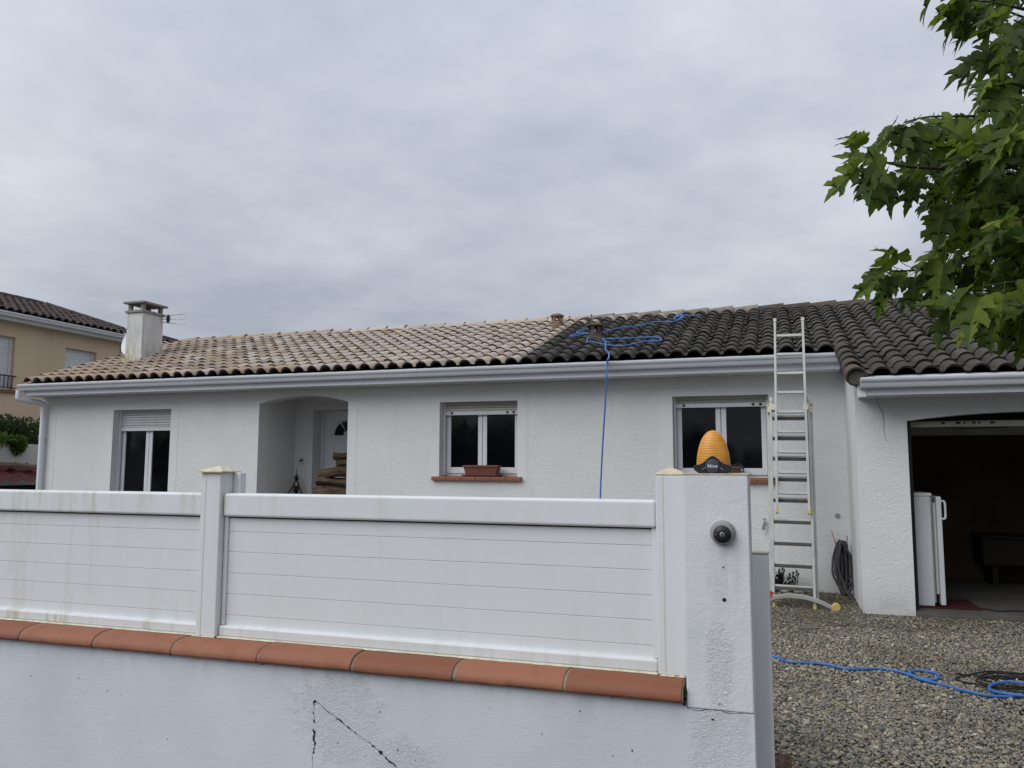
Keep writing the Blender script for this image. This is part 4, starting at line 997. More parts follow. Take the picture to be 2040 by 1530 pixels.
# over the gutter lip, hanging down to the drive and along the gravel
g0 = onY(1210, 722, 9.83); pts.append(g0+Vector((0, 0, 0.035)))
for (px, py) in ((1208.5, 745), (1206, 800), (1201, 880), (1197, 960), (1196, 990)):
    pts.append(onY(px, py, 9.80))
e = pts[-1]
pts += [Vector((e.x-0.03, 9.78, 0.45)), Vector((e.x-0.02, 9.72, 0.06)), Vector((e.x+0.2, 9.4, 0.018)), Vector((-2.4, 8.6, 0.018)), Vector((-1.2, 7.4, 0.018)), Vector((-0.5, 7.0, 0.018))]
for q in [(1537,1307),(1575,1319),(1635,1322),(1690,1333),(1750,1332),(1790,1338),(1830,1350),(1862,1354),(1870,1345),(1850,1338),(1826,1336),(1812,1341),(1830,1352),(1870,1362),(1920,1376),(1970,1386),(2020,1388),(2050,1383),(2048,1368),(2010,1362),(1978,1367),(1972,1377),(2000,1385),(2060,1392)]:
    pts.append(onZ(q[0], q[1], 0.024))
for q in range(6): pts[-6+q].z += 0.012
pts += [Vector((1.9, 6.2, 0.02)), Vector((2.4, 6.6, 0.02)), Vector((2.6, 7.6, 0.02))]
m = MB(); m.tube(smooth_path(pts, 6), 0.0100, 8); tag(m.build('blue_hose', M['hose_blue'], smooth=True, fix=False), 'bright blue hose lying on the roof, hanging down and crossing the gravel', 'hose')
m = MB()
bp = []
c0 = onZ(1985, 1362, 0.02)
for k in range(48):
    a = 0.9+k*0.42; rx = 0.27+0.10*math.sin(k*0.29); ry = 0.24+0.09*math.cos(k*0.23)
    bp.append((c0.x+0.13+rx*math.cos(a)*(0.9+0.15*math.sin(k*1.3)), c0.y+0.05+ry*math.sin(a), 0.018+0.0016*(k % 14)))
tail = [onZ(1903, 1343, 0.018), onZ(1935, 1345, 0.018), onZ(1990, 1352, 0.02)]
bp = [tuple(t) for t in tail]+bp+[tuple(onZ(1990, 1395, 0.018)), tuple(onZ(2045, 1408, 0.018)), tuple(onZ(2032, 1420, 0.018)), tuple(onZ(2060, 1432, 0.018))]
m.tube(smooth_path(bp, 4), 0.0065, 6); tag(m.build('black_cable', M['cable'], smooth=True, fix=False), 'black cable lying in loose loops on the gravel under the blue hose', 'cable')
m = MB(); m.tube(smooth_path([(1.88, 9.75, 0.058), (1.80, 9.62, 0.058), (1.86, 9.52, 0.058), (1.93, 9.42, 0.058), (2.08, 9.30, 0.058), (2.26, 9.38, 0.058), (2.5, 9.22, 0.058), (2.9, 9.3, 0.058)], 5), 0.007, 6)
tag(m.build('floor_cable', M['cable'], smooth=True, fix=False), 'thin black cable curling over the garage floor', 'cable')

# grey hose hung in a coil in the corner
hc = thing('hose_coil', 'dark grey hose hung in long loops in the house corner', 'hose', (0.70, 10.2, 0))
HX, HYc = 0.685, 10.24
m = MB(); P = []
wl = [(-0.115, 0.02, 0.10), (-0.03, 0.06, 0.02), (-0.09, 0.105, 0.16), (0.0, 0.05, 0.05), (-0.06, 0.085, 0.0), (-0.015, 0.115, 0.13), (-0.075, 0.03, 0.07), (-0.045, 0.10, 0.03)]
for k, (xl_, xr_, zb) in enumerate(wl):
    y = HYc-0.015-0.014*k; ta = HX-0.05+0.012*(k % 4); tb = HX-0.01+0.014*((k*3) % 5)
    P += [(ta, y, 0.60+0.012*math.sin(k*2.1)), (HX+xl_*0.85, y-0.012, 0.44), (HX+xl_, y-0.02-zb*0.2, 0.27), (HX+xl_*0.7, y-0.04, zb+0.07), (HX+(xl_+xr_)/2, y-0.055, zb+0.012), (HX+xr_*0.85, y-0.04, zb+0.09), (HX+xr_, y-0.02, 0.28), (HX+xr_*0.7+0.01, y-0.01, 0.46), (tb, y-0.004, 0.605+0.012*math.cos(k*1.7))]
m.tube(smooth_path(P, 5), 0.0118, 8); m.build('hose_loops', M['hose_grey'], hc, smooth=True, fix=False)
m = MB(); m.tube(smooth_path([(HX-0.02, HYc-0.13, 0.58), (HX-0.055, HYc-0.15, 0.36), (HX-0.01, HYc-0.20, 0.16), (HX+0.05, HYc-0.30, 0.03), (HX+0.09, HYc-0.36, 0.018)], 5), 0.0118, 8); m.build('hose_end', M['hose_grey'], hc, smooth=True, fix=False)
m = MB(); m.tube(smooth_path([(HX-0.055, HYc-0.03, 0.54), (HX-0.085, HYc-0.02, 0.66), (HX-0.105, HYc-0.01, 0.745), (HX-0.085, HYc-0.0, 0.66), (HX-0.05, HYc, 0.57)], 5), 0.0035, 5); m.build('red_tie', M['red'], hc)
m = MB(); m.tube([(HX+0.05, YF, 0.60), (HX+0.05, HYc-0.12, 0.60), (HX+0.052, HYc-0.13, 0.70)], 0.007, 6); m.build('hook', M['metal'], hc)
# wall tap
tap = thing('wall_tap', 'small weathered metal garden tap on the house wall beside the ladder', 'tap', (-0.17, 10.3, 0.75))
q = onY(1523, 1036, YF-0.04)
m = MB(); m.tube([(q.x, YF, q.z-0.03), (q.x, YF-0.05, q.z-0.03), (q.x-0.01, YF-0.075, q.z-0.06), (q.x-0.016, YF-0.08, q.z-0.115)], 0.015, 8, rr=[0.012, 0.014, 0.016, 0.019]); m.build('spout', M['metal'], tap)
m = MB(); m.tube([(q.x, YF-0.05, q.z-0.03), (q.x, YF-0.05, q.z+0.01)], 0.007, 6); m.box(q.x-0.022, q.x+0.022, YF-0.056, YF-0.044, q.z+0.008, q.z+0.02); m.build('tap_handle', M['metal'], tap)

# ================================================================== SMALL THINGS AT THE HOUSE
def planter(cx, y, z, w, d, h, label):
    t = thing('planter', label, 'planter', (cx, y, z), 'window box planters')
    m = MB(); w2 = w*0.86; d2 = d*0.82
    m.add([(cx-w2/2,y-d2/2,z+0.02),(cx+w2/2,y-d2/2,z+0.02),(cx+w2/2,y+d2/2,z+0.02),(cx-w2/2,y+d2/2,z+0.02),(cx-w/2,y-d/2,z+h),(cx+w/2,y-d/2,z+h),(cx+w/2,y+d/2,z+h),(cx-w/2,y+d/2,z+h),
           (cx-w/2+0.014,y-d/2+0.014,z+h),(cx+w/2-0.014,y-d/2+0.014,z+h),(cx+w/2-0.014,y+d/2-0.014,z+h),(cx-w/2+0.014,y+d/2-0.014,z+h)]+
          [(cx-w/2+0.02,y-d/2+0.02,z+h-0.03),(cx+w/2-0.02,y-d/2+0.02,z+h-0.03),(cx+w/2-0.02,y+d/2-0.02,z+h-0.03),(cx-w/2+0.02,y+d/2-0.02,z+h-0.03)],
          [(3,2,1,0),(0,1,5,4),(1,2,6,5),(2,3,7,6),(3,0,4,7),(4,5,9,8),(5,6,10,9),(6,7,11,10),(7,4,8,11),(8,9,13,12),(9,10,14,13),(10,11,15,14),(11,8,12,15),(12,13,14,15)])
    m.build('trough', M['planter'], t, 0.004)
    m = MB(); m.box(cx-w/2-0.006, cx+w/2+0.006, y-d/2-0.006, y+d/2+0.006, z+h-0.030, z+h-0.004); m.build('rim', M['planter'], t, 0.004)
    m = MB(); V = []
    for ww, zz_ in ((0.46, 0.0), (0.535, 0.012), (0.54, 0.022), (0.5, 0.02)): V += [(cx-w*ww, y-d*ww, z+zz_), (cx+w*ww, y-d*ww, z+zz_), (cx+w*ww, y+d*ww, z+zz_), (cx-w*ww, y+d*ww, z+zz_)]
    Fq = [(3, 2, 1, 0), (12, 13, 14, 15)]+[(r*4+q, r*4+(q+1) % 4, r*4+4+(q+1) % 4, r*4+4+q) for r in range(3) for q in range(4)]
    m.add(V, Fq); m.build('saucer', M['planter'], t, 0.002)
planter(-3.878, YF+0.035, 1.348, 0.51, 0.16, 0.152, 'empty terracotta-brown planter on the middle window sill')
planter(-0.66, YF+0.035, 1.348, 0.46, 0.16, 0.150, 'brown planter on the right window sill half hidden behind the orange lamp')

# porch: logs, iron stand, door chime plate
def log(label, p0, p1, r, flat=0.75, seed=0):
    rs = random.Random(seed); p0 = Vector(p0); p1 = Vector(p1); n = 9; seg = 11
    ph = [rs.uniform(0, 6.28) for _ in range(5)]
    m = MB(); t = (p1-p0).normalized(); up = Vector((0, 0, 1)); sx = t.cross(up).normalized(); sz = sx.cross(t)
    for i in range(n):
        c = p0.lerp(p1, i/(n-1))+Vector((0, 0, 0.012*math.sin(i*1.1+ph[4])))
        for k in range(seg):
            a = 2*math.pi*k/seg
            q = r*(1+0.22*math.sin(2*a+ph[0])+0.18*math.sin(3*a+ph[1]+i*0.35)+rs.gauss(0, 0.035)+0.05*math.sin(7*a+i)+0.06*math.sin(i*0.9+ph[2]))*(0.82 if i in (0, n-1) else 1)
            m.v.append(tuple(c+sx*math.cos(a)*q+sz*math.sin(a)*q*flat))
    for i in range(n-1):
        for k in range(seg): m.face((i*seg+k, i*seg+(k+1) % seg, (i+1)*seg+(k+1) % seg, (i+1)*seg+k))
    m.face(range(seg-1, -1, -1)); m.face(range((n-1)*seg, n*seg))
    tag(m.build('log', M['log'], smooth='auto'), label, 'log', 'firewood piled in the porch')
log('small squared log lying on top of the porch woodpile', (-6.48, 10.80, 1.635), (-6.02, 11.02, 1.60), 0.082, 0.85, 1)
log('split log leaning just below the topmost porch log', (-6.44, 10.92, 1.49), (-6.0, 10.84, 1.535), 0.098, 0.85, 2)
log('wide flat log, third from the top of the porch woodpile', (-6.71, 10.84, 1.365), (-6.05, 10.96, 1.41), 0.13, 0.66, 3)
log('dark thin log under the wide flat one in the porch', (-6.74, 10.78, 1.25), (-6.05, 11.05, 1.215), 0.125, 0.72, 4)
log('thick pale log low in the porch woodpile at the fence top', (-6.80, 10.78, 1.05), (-6.0, 11.0, 1.045), 0.17, 0.80, 5)
log('thick log at the bottom of the porch woodpile', (-6.75, 10.78, 0.80), (-6.0, 11.05, 0.79), 0.15, 0.95, 6)
log('round log second from the bottom of the porch pile', (-6.75, 10.80, 0.53), (-6.0, 11.05, 0.52), 0.15, 0.95, 8)
log('thickest log resting on the porch floor under the pile', (-6.75, 10.80, 0.27), (-6.0, 11.05, 0.27), 0.155, 0.78, 7)
ir = thing('iron_stand', 'black wrought-iron figure stand on thin legs in the porch', 'stand', (-7.30, 11.15, 0.15))
q = onY(590, 975, 11.15); IX, IY = q.x, 11.15
m = MB(); m.lathe([(0.005, 1.435), (0.007, 1.34), (0.024, 1.31), (0.032, 1.285), (0.022, 1.255), (0.010, 1.24), (0.012, 1.225)], (IX, IY, 0), 'z', 12); m.build('spire', M['iron'], ir, smooth='auto')
m = MB(); pts_ = [(IX+0.045*math.cos(a), IY, 1.185+0.05*math.sin(a)) for a in np.linspace(0, 2*math.pi, 17)]; m.tube(pts_, 0.010, 6)
m.tube([(IX+0.055*math.cos(a), IY+0.02*math.sin(a), 1.29+0.05*math.sin(a)) for a in np.linspace(0, 2*math.pi, 13)], 0.003, 5); m.build('ring', M['iron'], ir, smooth=True)
m = MB(); m.lathe([(0.012, 1.0), (0.030, 1.03), (0.048, 1.10), (0.044, 1.14), (0.02, 1.16)], (IX, IY, 0), 'z', 12, 1, 0.6); m.tube([(IX, IY, 0.99), (IX, IY, 1.01)], 0.012, 8); m.build('body', M['iron'], ir, smooth='auto')
m = MB(); m.box(IX-0.19, IX+0.19, IY-0.10, IY+0.10, 0.151, 0.985); m.build('plinth', M['concrete_dark'], ir, 0.01)
for s in (-1, 1):
    m = MB(); m.tube([(IX+s*0.03, IY, 1.19), (IX+s*0.10, IY-0.02, 1.085), (IX+s*0.165, IY-0.03, 0.99)], 0.010, 6); m.build('leg', M['iron'], ir, smooth=True)
chime = thing('wall_plate', 'small cream plate with a dark window on the porch wall', 'thermostat', (-7.37, 11.31, 1.52))
m = MB(); m.box(-7.416, -7.328, YP-0.022, YP-0.001, 1.518, 1.618); m.build('plate', M['beige_plastic'], chime, 0.004)
m = MB(); m.box(-7.398, -7.344, YP-0.025, YP-0.0215, 1.552, 1.588); m.build('screen', M['black'], chime)

# plant and stones at the wall foot behind the ladder
pl = thing('succulent_plant', 'small dark bushy plant at the wall foot behind the ladder', 'plant', (0.0, 10.15, 0))
for (bx_, by_, n_, hh_) in ((-0.07, 10.17, 9, 0.27), (0.07, 10.2, 7, 0.25)):
    for k in range(n_):
        m = MB(); a = random.uniform(0, 6.28); l = random.uniform(0.7, 1)*hh_; b0 = Vector((bx_+random.gauss(0, 0.015), by_+random.gauss(0, 0.015), 0.0))
        tip = b0+Vector((math.cos(a)*0.09, math.sin(a)*0.05, l))
        m.tube(smooth_path([b0, b0.lerp(tip, 0.5)+Vector((math.cos(a)*0.03, 0, -0.01)), tip], 3), 0.005, 5)
        for j in range(12):
            t = 0.35+0.65*j/11; c = b0.lerp(tip, t); aa = j*2.4; dv = Vector((math.cos(aa), math.sin(aa)*0.7, 0.7)).normalized()*0.046; sd_ = dv.cross(Vector((0, 0, 1))).normalized()*0.017
            m.add([c, c+dv*0.5+sd_, c+dv, c+dv*0.5-sd_], [(0, 1, 2, 3)])
        m.build('stem', M['succulent'], pl, fix=False)
def stone(c, s, label, seed):
    rs = random.Random(seed); m = MB(); seg = 10; pr_ = []
    for i in range(7):
        a = -math.pi/2+math.pi*i/6; pr_.append((math.cos(a)*1.0+0.001, math.sin(a)))
    m.lathe([(r_, h_) for r_, h_ in pr_], (0, 0, 0), 'z', seg)
    m.v = [(c[0]+x*s[0]*(1+0.12*math.sin(3*y+seed)), c[1]+y*s[1]*(1+0.1*math.sin(4*x+seed)), c[2]+z*s[2]*(1+0.1*math.cos(3*x+2*y))) for x, y, z in m.v]
    tag(m.build('stone', M['stone'], smooth=True), label, 'stone', 'stones at the wall foot')
stone((-0.05, 10.20, 0.035), (0.05, 0.04, 0.04), 'small pale stone below the plant, leftmost of three', 1)
stone((0.035, 10.18, 0.03), (0.055, 0.045, 0.035), 'rounded pale stone between two others at the wall foot', 2)
stone((0.20, 10.20, 0.035), (0.075, 0.05, 0.04), 'largest flat pale stone at the wall foot, rightmost of three', 3)

# TV antenna on the chimney, satellite dish behind it
an = thing('tv_antenna', 'small antenna with three rods on the chimney side', 'antenna', (-10.87, 11.9, 4.2))
m = MB(); m.lathe([(0.075, -0.012), (0.08, 0.0), (0.075, 0.012)], (-10.70, 11.88, 4.20), 'x', 16, 0.55, 1.0); m.build('reflector', M['black'], an, smooth='auto')
for za, zb, zc in ((4.245, 4.262, 4.275), (4.20, 4.195, 4.18), (4.155, 4.12, 4.075)):
    m = MB(); m.tube([(-10.876, 11.88, za), (-10.70, 11.88, zb), (-10.30, 11.88, zc)], 0.0075, 6); m.build('rod', M['metal'], an)
ds = thing('satellite_dish', 'pale grey satellite dish mostly hidden behind the chimney', 'satellite dish', (-12.1, 12.6, 3.2))
m = MB(); m.lathe([(0.262, 0.0), (0.27, 0.004), (0.22, -0.035), (0.12, -0.07), (0.01, -0.085)], (0, 0, 0), 'y', 28)
rot_ = Matrix.Translation((-12.30, 12.6, 3.96)) @ Matrix.Rotation(R(-20), 4, 'Z') @ Matrix.Rotation(R(-12), 4, 'X')
m.v = [tuple(rot_ @ Vector(v)) for v in m.v]; m.build('reflector', M['gutter'], ds, smooth='auto')
m = MB(); m.tube([(-12.2, 12.70, 3.95), (-12.1, 12.74, 3.8), (-12.05, 12.74, 3.0)], 0.02, 8); m.build('mast', M['metal'], ds)
m = MB(); m.box(-12.07, XL, 12.72, 12.76, 3.05, 3.10); m.build('wall_bracket', M['metal'], ds)

# ================================================================== GARAGE CONTENTS
fr_ = thing('fridge', 'white fridge standing just inside the garage with its door ajar', 'fridge', (1.45, 9.5, 0.06))
m = MB(); m.box(1.335, 1.500, 9.36, 9.90, 0.064, 1.19); fb = m.build('cabinet', M['fridge'], fr_, 0.008)
m = MB(); m.box(1.330, 1.515, 9.352, 9.91, 1.19, 1.222); m.build('worktop', M['fridge'], fr_, 0.006)
m = MB(); m.box(1.5005, 1.516, 9.37, 9.89, 0.10, 1.18); m.build('door_seal', M['key_grey'], fr_)
m = MB(); m.box(1.555, 1.605, 9.36, 9.86, 0.075, 1.185); dr = m.build('fridge_door', M['fridge'], fr_, 0.010)
m = MB(); m.box(1.525, 1.554, 9.40, 9.82, 0.18, 1.12); m.build('door_shelf', M['shutter'], fr_, 0.006)
m = MB(); m.tube(smooth_path([(1.606, 9.385, 1.14), (1.638, 9.385, 1.13), (1.642, 9.385, 1.05), (1.638, 9.385, 0.965), (1.606, 9.385, 0.955)], 5), 0.012, 8); m.build('handle', M['fridge'], dr, smooth=True)
m = MB(); m.box(1.30, 1.92, 9.30, 9.95, 0.0505, 0.062); tag(m.build('red_mat', M['red_sheet'], bevel=0.003), 'dark red mat under the fridge on the garage floor', 'mat')
ch_ = thing('storage_chest', 'dark low chest at the back of the garage', 'chest', (2.6, 11.4, 0.05))
m = MB(); m.box(2.35, 3.3, 11.2, 11.75, 0.30, 0.62); m.build('body', M['dark_box'], ch_, 0.01)
m = MB(); m.box(2.33, 3.32, 11.18, 11.77, 0.621, 0.66); m.build('lid', M['dark_box'], ch_, 0.01)
for x_ in (2.45, 3.15):
    m = MB(); m.box(x_, x_+0.06, 11.25, 11.7, 0.0505, 0.299); m.build('foot', M['dark_box'], ch_)
# ground plate near the gate
gp = thing('ground_plate', 'rusty brown ribbed metal plate set in the gravel by the gate', 'plate', (-0.02, 4.42, 0))
m = MB(); m.box(-0.30, 0.02, 4.20, 4.515, -0.02, 0.022); m.build('plate', M['plate'], gp, 0.004)
for i in range(6):
    for j in range(6):
        m = MB(); x_ = -0.27+i*0.052; y_ = 4.22+j*0.05; m.obox((x_, y_+0.01, 0.0235), (x_+0.022, y_+0.03 if (i+j) % 2 else y_-0.01, 0.0235), 0.008, 0.004); m.build('rib', M['plate'], gp)
m = MB(); q = onZ(1870, 1315, 0.012)
m.add([(q.x, q.y, 0.022), (q.x+0.03, q.y+0.01, 0.028), (q.x+0.045, q.y+0.05, 0.022), (q.x+0.01, q.y+0.05, 0.03), (q.x-0.015, q.y+0.03, 0.024)], [(0, 1, 2, 3, 4)])
tag(m.build('fallen_leaf', M['terracotta'], fix=False), 'single reddish fallen leaf on the gravel behind the hose', 'leaf')

# ================================================================== NEIGHBOUR AND LEFT BACKGROUND
nb = thing('neighbour_house', 'beige two-storey house with brown tile roof at the far left', 'house', (-20, 14, 0))
NX = -17.0
def wall_grid_x(mb, y0, y1, z0, z1, xf, xb, ops):
    t = MB(); wall_grid(t, y0, y1, z0, z1, 0, 1, ops); mb.add([(xf+(xb-xf)*v[1], v[0], v[2]) for v in t.v], t.f)
NW = [(12.65, 13.97, 3.22, 4.47), (15.375, 16.34, 3.22, 4.435)]
m = MB(); wall_grid_x(m, 8.5, 17.1, -0.28, 4.95, NX, NX-0.3, NW)
m.box(-22.5, NX-0.3, 8.5, 8.75, -0.28, 4.95); m.box(-22.5, NX-0.3, 16.85, 17.1, -0.28, 4.95); m.box(-22.5, NX-0.4, 17.1, 19.6, -0.28, 4.9)
m.build('wall', M['beige'], nb)
for (ya, yb_, za, zb) in NW:
    m = MB(); z = zb; w = m.box(NX-0.16, NX-0.13, ya+0.05, yb_-0.05, za, zb).build('window', M['shutter'], nb)
    m = MB(); z = za
    while z < zb-0.02:
        zt = min(z+0.045, zb); yy0, yy1 = ya+0.06, yb_-0.06
        m.add([(NX-0.130, yy0, z+0.004), (NX-0.130, yy1, z+0.004), (NX-0.119, yy1, (z+zt)/2), (NX-0.119, yy0, (z+zt)/2), (NX-0.130, yy0, zt), (NX-0.130, yy1, zt)], [(0, 1, 2, 3), (3, 2, 5, 4)]); z = zt
    m.build('shutter_slats', M['shutter'], w)
    for yq in (yb_-0.06, ya+0.002): m = MB(); m.box(NX-0.13, NX-0.09, yq, yq+0.058, za, zb); m.build('shutter_rail', M['shutter'], w)
    m = MB(); m.box(NX-0.12, NX+0.06, ya-0.06, yb_+0.10, za-0.07, za-0.002); m.build('sill', M['terracotta'], w)
ra = MB(); ra.box(NX+0.02, NX+0.045, 12.6, 14.02, 3.535, 3.56); ra.box(NX+0.02, NX+0.045, 12.6, 14.02, 3.26, 3.28)
for k in range(13): ra.box(NX+0.025, NX+0.040, 12.66+k*0.105, 12.675+k*0.105, 3.28, 3.535)
ra.build('balcony_rail', M['iron'], nb)
EX, EZ = -16.72, 5.02; NM = 0.33
def nz(X): return EZ+NM*(EX-X)
m = MB()
m.add([(EX+0.0, 8.0, EZ-0.05), (EX, 19.5, EZ-0.05), (-17.15, 18.9, nz(-17.15)-0.05), (-17.2, 17.42, nz(-17.2)-0.05), (-19.3, 16.8, nz(-19.3)-0.05), (-19.42, 8.0, nz(-19.42)-0.05)], [tuple(range(6))])
m.add([(-19.42, 8, nz(-19.42)-0.05), (-19.42, 16.8, nz(-19.42)-0.05), (-22.6, 16.8, 4.9), (-22.6, 8, 4.9)], [(0, 1, 2, 3)])
nr_ = m.build('roof', M['underlay'], nb, fix=False)
_, TV, TF = tile_mesh('tile', M['tile_brown'], M['edge_dark'])
def nlim(y):
    pts_ = [(0, -19.42), (16.1, -19.42), (16.8, -19.26), (17.4, -17.2), (18.86, -17.14), (19.5, -16.8)]
    for (a, xa), (b, xb) in zip(pts_, pts_[1:]):
        if a <= y <= b: return xa+(xb-xa)*(y-a)/max(b-a, 1e-6)
    return -16.7
rest = MB(); NSL = math.atan(NM); nlarge = []
y = 9.0
while y < 19.5:
    j = 0
    while True:
        X = EX-j*0.30
        if X-0.1 < nlim(y): break
        mt = Matrix.Translation((X, y, nz(X)+random.gauss(0, 0.003))) @ Matrix.Rotation(R(90), 4, 'Z') @ Matrix.Rotation(NSL+random.gauss(0, 0.008), 4, 'X')
        A = np.array(mt); rest.add((TV @ A[:3, :3].T + A[:3, 3]).tolist(), TF); j += 1
    y += PITCH_U
o = rest.build('tile_field', M['tile_brown'], nr_, smooth='auto', fix=False); o['kind'] = 'stuff'
V, F_ = barrel(0.11, 0.10, 0.45)
def nridge(a, b):
    a = Vector(a); b = Vector(b); L = (b-a).length; n = max(1, int(L/0.38)); t = (b-a).normalized()
    q = t.to_track_quat('X', 'Z').to_matrix().to_4x4()
    for k in range(n):
        mt = Matrix.Translation(a+t*k*0.38+Vector((0, 0, 0.03))) @ q; A = np.array(mt)
        m = MB(); m.add((np.array(V) @ A[:3, :3].T + A[:3, 3]).tolist(), F_); m.build('ridge_tile', M['tile_brown'], nr_, smooth='auto', fix=False)
nridge((-19.42, 9, nz(-19.42)), (-19.38, 16.6, nz(-19.38))); nridge((-19.34, 16.75, nz(-19.34)), (-17.1, 17.4, nz(-17.1))); nridge((-17.15, 17.5, nz(-17.15)), (-17.15, 18.8, nz(-17.15))); nridge((-17.15, 18.85, nz(-17.15)), (-16.8, 19.5, nz(-16.8)))
m = MB(); m.box(EX-0.28, EX-0.02, 8.2, 17.3, 4.80, 4.83); m.box(EX-0.04, EX-0.02, 8.2, 17.3, 4.83, 4.99); m.build('fascia', M['shutter_cream'], nb)
t = MB(); t.prism_yz(gutter_profile(0, 4.985), 8.2, 17.35); m = MB(); m.add([(EX-0.02-v[1], v[0], v[2]) for v in t.v], t.f); m.build('gutter', M['gutter'], nb, smooth='auto')

bw = thing('boundary_wall', 'white boundary wall below the dark hedge at the left edge', 'wall', (-14, 11, 0))
m = MB(); m.box(-14.2, -14.0, 6.0, 22, -0.05, 1.885); m.build('wall_body', M['boundary'], bw, 0.01)
def leafy(name, label, matn, blobs, count, size, cat, elong=1.0):
    t = thing(name, label, cat, (blobs[0][0], blobs[0][1], 0))
    m = MB()
    for _ in range(count):
        b = random.choice(blobs); u = Vector((random.gauss(0, 1), random.gauss(0, 1), random.gauss(0, 1))).normalized()*random.uniform(0.55, 1.05)
        c = Vector((b[0]+u.x*b[3], b[1]+u.y*b[4], b[2]+u.z*b[5])); d = (u+Vector((random.gauss(0, .5), random.gauss(0, .5), random.gauss(0.2, .5)))).normalized()*size*random.uniform(0.6, 1.3)*elong
        s = d.cross(Vector((random.gauss(0, 1), random.gauss(0, 1), random.gauss(0, 1)))).normalized()*size*0.28
        m.add([c, c+d*0.45+s, c+d, c+d*0.45-s], [(0, 1, 2, 3)])
    m.build('foliage', M[matn], t, fix=False)
    m = MB()
    for b in blobs: m.tube([(b[0]-0.35, b[1], 0.0), (b[0]-0.3, b[1], 1.2), (b[0], b[1], b[2])], 0.025, 6)
    m.build('stem', M['bark'], t)
leafy('hedge', 'dark green hedge above the white boundary wall', 'hedge', [(-14.55, 9.8, 2.05, 0.4, 0.7, 0.40), (-14.6, 11.0, 2.05, 0.45, 0.7, 0.44), (-14.6, 11.7, 2.12, 0.4, 0.6, 0.34), (-14.6, 12.5, 2.05, 0.45, 0.8, 0.36), (-14.6, 11.25, 2.25, 0.25, 0.35, 0.25), (-14.6, 12.0, 1.85, 0.5, 0.9, 0.4)], 15000, 0.075, 'hedge')
leafy('trailing_plant', 'light green trailing plant spilling over the boundary wall', 'herb', [(-14.05, 11.2, 1.95, 0.16, 0.5, 0.09), (-13.98, 11.68, 1.87, 0.06, 0.12, 0.13), (-14.05, 10.5, 1.95, 0.16, 0.5, 0.10)], 2200, 0.075, 'plant', 1.4)
# dark tree row across the street, mirrored in the windows
m = MB()
for k in range(16):
    cx_ = -34+k*4.3+random.uniform(-1, 1); cy_ = -17+random.uniform(-2, 2); hh_ = random.uniform(3.2, 5.2)
    if k in (7, 8): hh_ *= 0.62
    for _ in range(420):
        u = Vector((random.gauss(0, 1), random.gauss(0, 1), random.gauss(0, 1))).normalized()*random.uniform(0.3, 1.0)
        c = Vector((cx_+u.x*2.6, cy_+u.y*1.6, max(0.1, hh_*0.5+u.z*hh_*0.55))); d = Vector((random.gauss(0, 1), random.gauss(0, 1), random.gauss(0, 1))).normalized()*0.45
        s_ = d.cross(Vector((random.gauss(0, 1), random.gauss(0, 1), random.gauss(0, 1)))).normalized()*0.28
        m.add([c-d, c+s_, c+d, c-s_], [(0, 1, 2, 3)])
tag(m.build('tree_row', M['hedge'], fix=False), 'dark tree row across the street mirrored in the house windows', 'trees', kind='stuff')
# red sheet shelter with a plank on top
sh = thing('woodshed', 'low shelter with dark red corrugated sheet roof and weathered plank', 'shed', (-13.2, 11.3, 0))
m = MB(); ny = 28; V = []
for i in range(ny+1):
    y = 9.6+i*0.1
    for (X, z) in ((-13.75, 1.50), (-12.75, 1.20)):
        V.append((X, y, z+0.028*math.cos(i*math.pi/1.5)))
m.add(V, [(2*i, 2*i+1, 2*i+3, 2*i+2) for i in range(ny)]); o = m.build('corrugated_sheet', M['red_sheet'], sh, fix=False)
m = MB(); m.box(-13.7, -12.85, 9.7, 12.3, 0.0, 1.1); m.build('stacked_wood', M['dark'], sh)
m = MB(); m.obox((-13.42, 9.6, 1.50), (-13.35, 11.12, 1.50), 0.16, 0.075); m.build('plank', M['wood_grey'], sh, 0.01)
m = MB(); m.obox((-13.45, 11.08, 1.515), (-13.1, 11.6, 1.43), 0.14, 0.06); m.build('plank', M['wood_grey'], sh, 0.01)
for y in (9.7, 12.3):
    for X in (-13.72, -12.8): m = MB(); m.box(X-0.04, X+0.04, y-0.04, y+0.04, 0, 1.2); m.build('post', M['wood_grey'], sh)
# ================================================================== TREE
tree = thing('mulberry_tree', 'tree with large lobed green leaves overhanging from the right', 'tree', (3.7, 4.2, 0))
TB = Vector((3.7, 4.2, -0.05))
m = MB(); m.tube(smooth_path([TB, TB+Vector((-0.05, 0.05, 1.0)), TB+Vector((-0.1, 0, 1.9)), TB+Vector((-0.15, -0.05, 2.4))], 4), 0.17, 12, rr=[0.20-0.06*i/12 for i in range(13)]); m.build('trunk', M['bark'], tree, smooth=True, fix=False)
CRN = TB+Vector((-0.15, -0.05, 2.35))
def at(px, py, Y): return onY(px, py, Y)
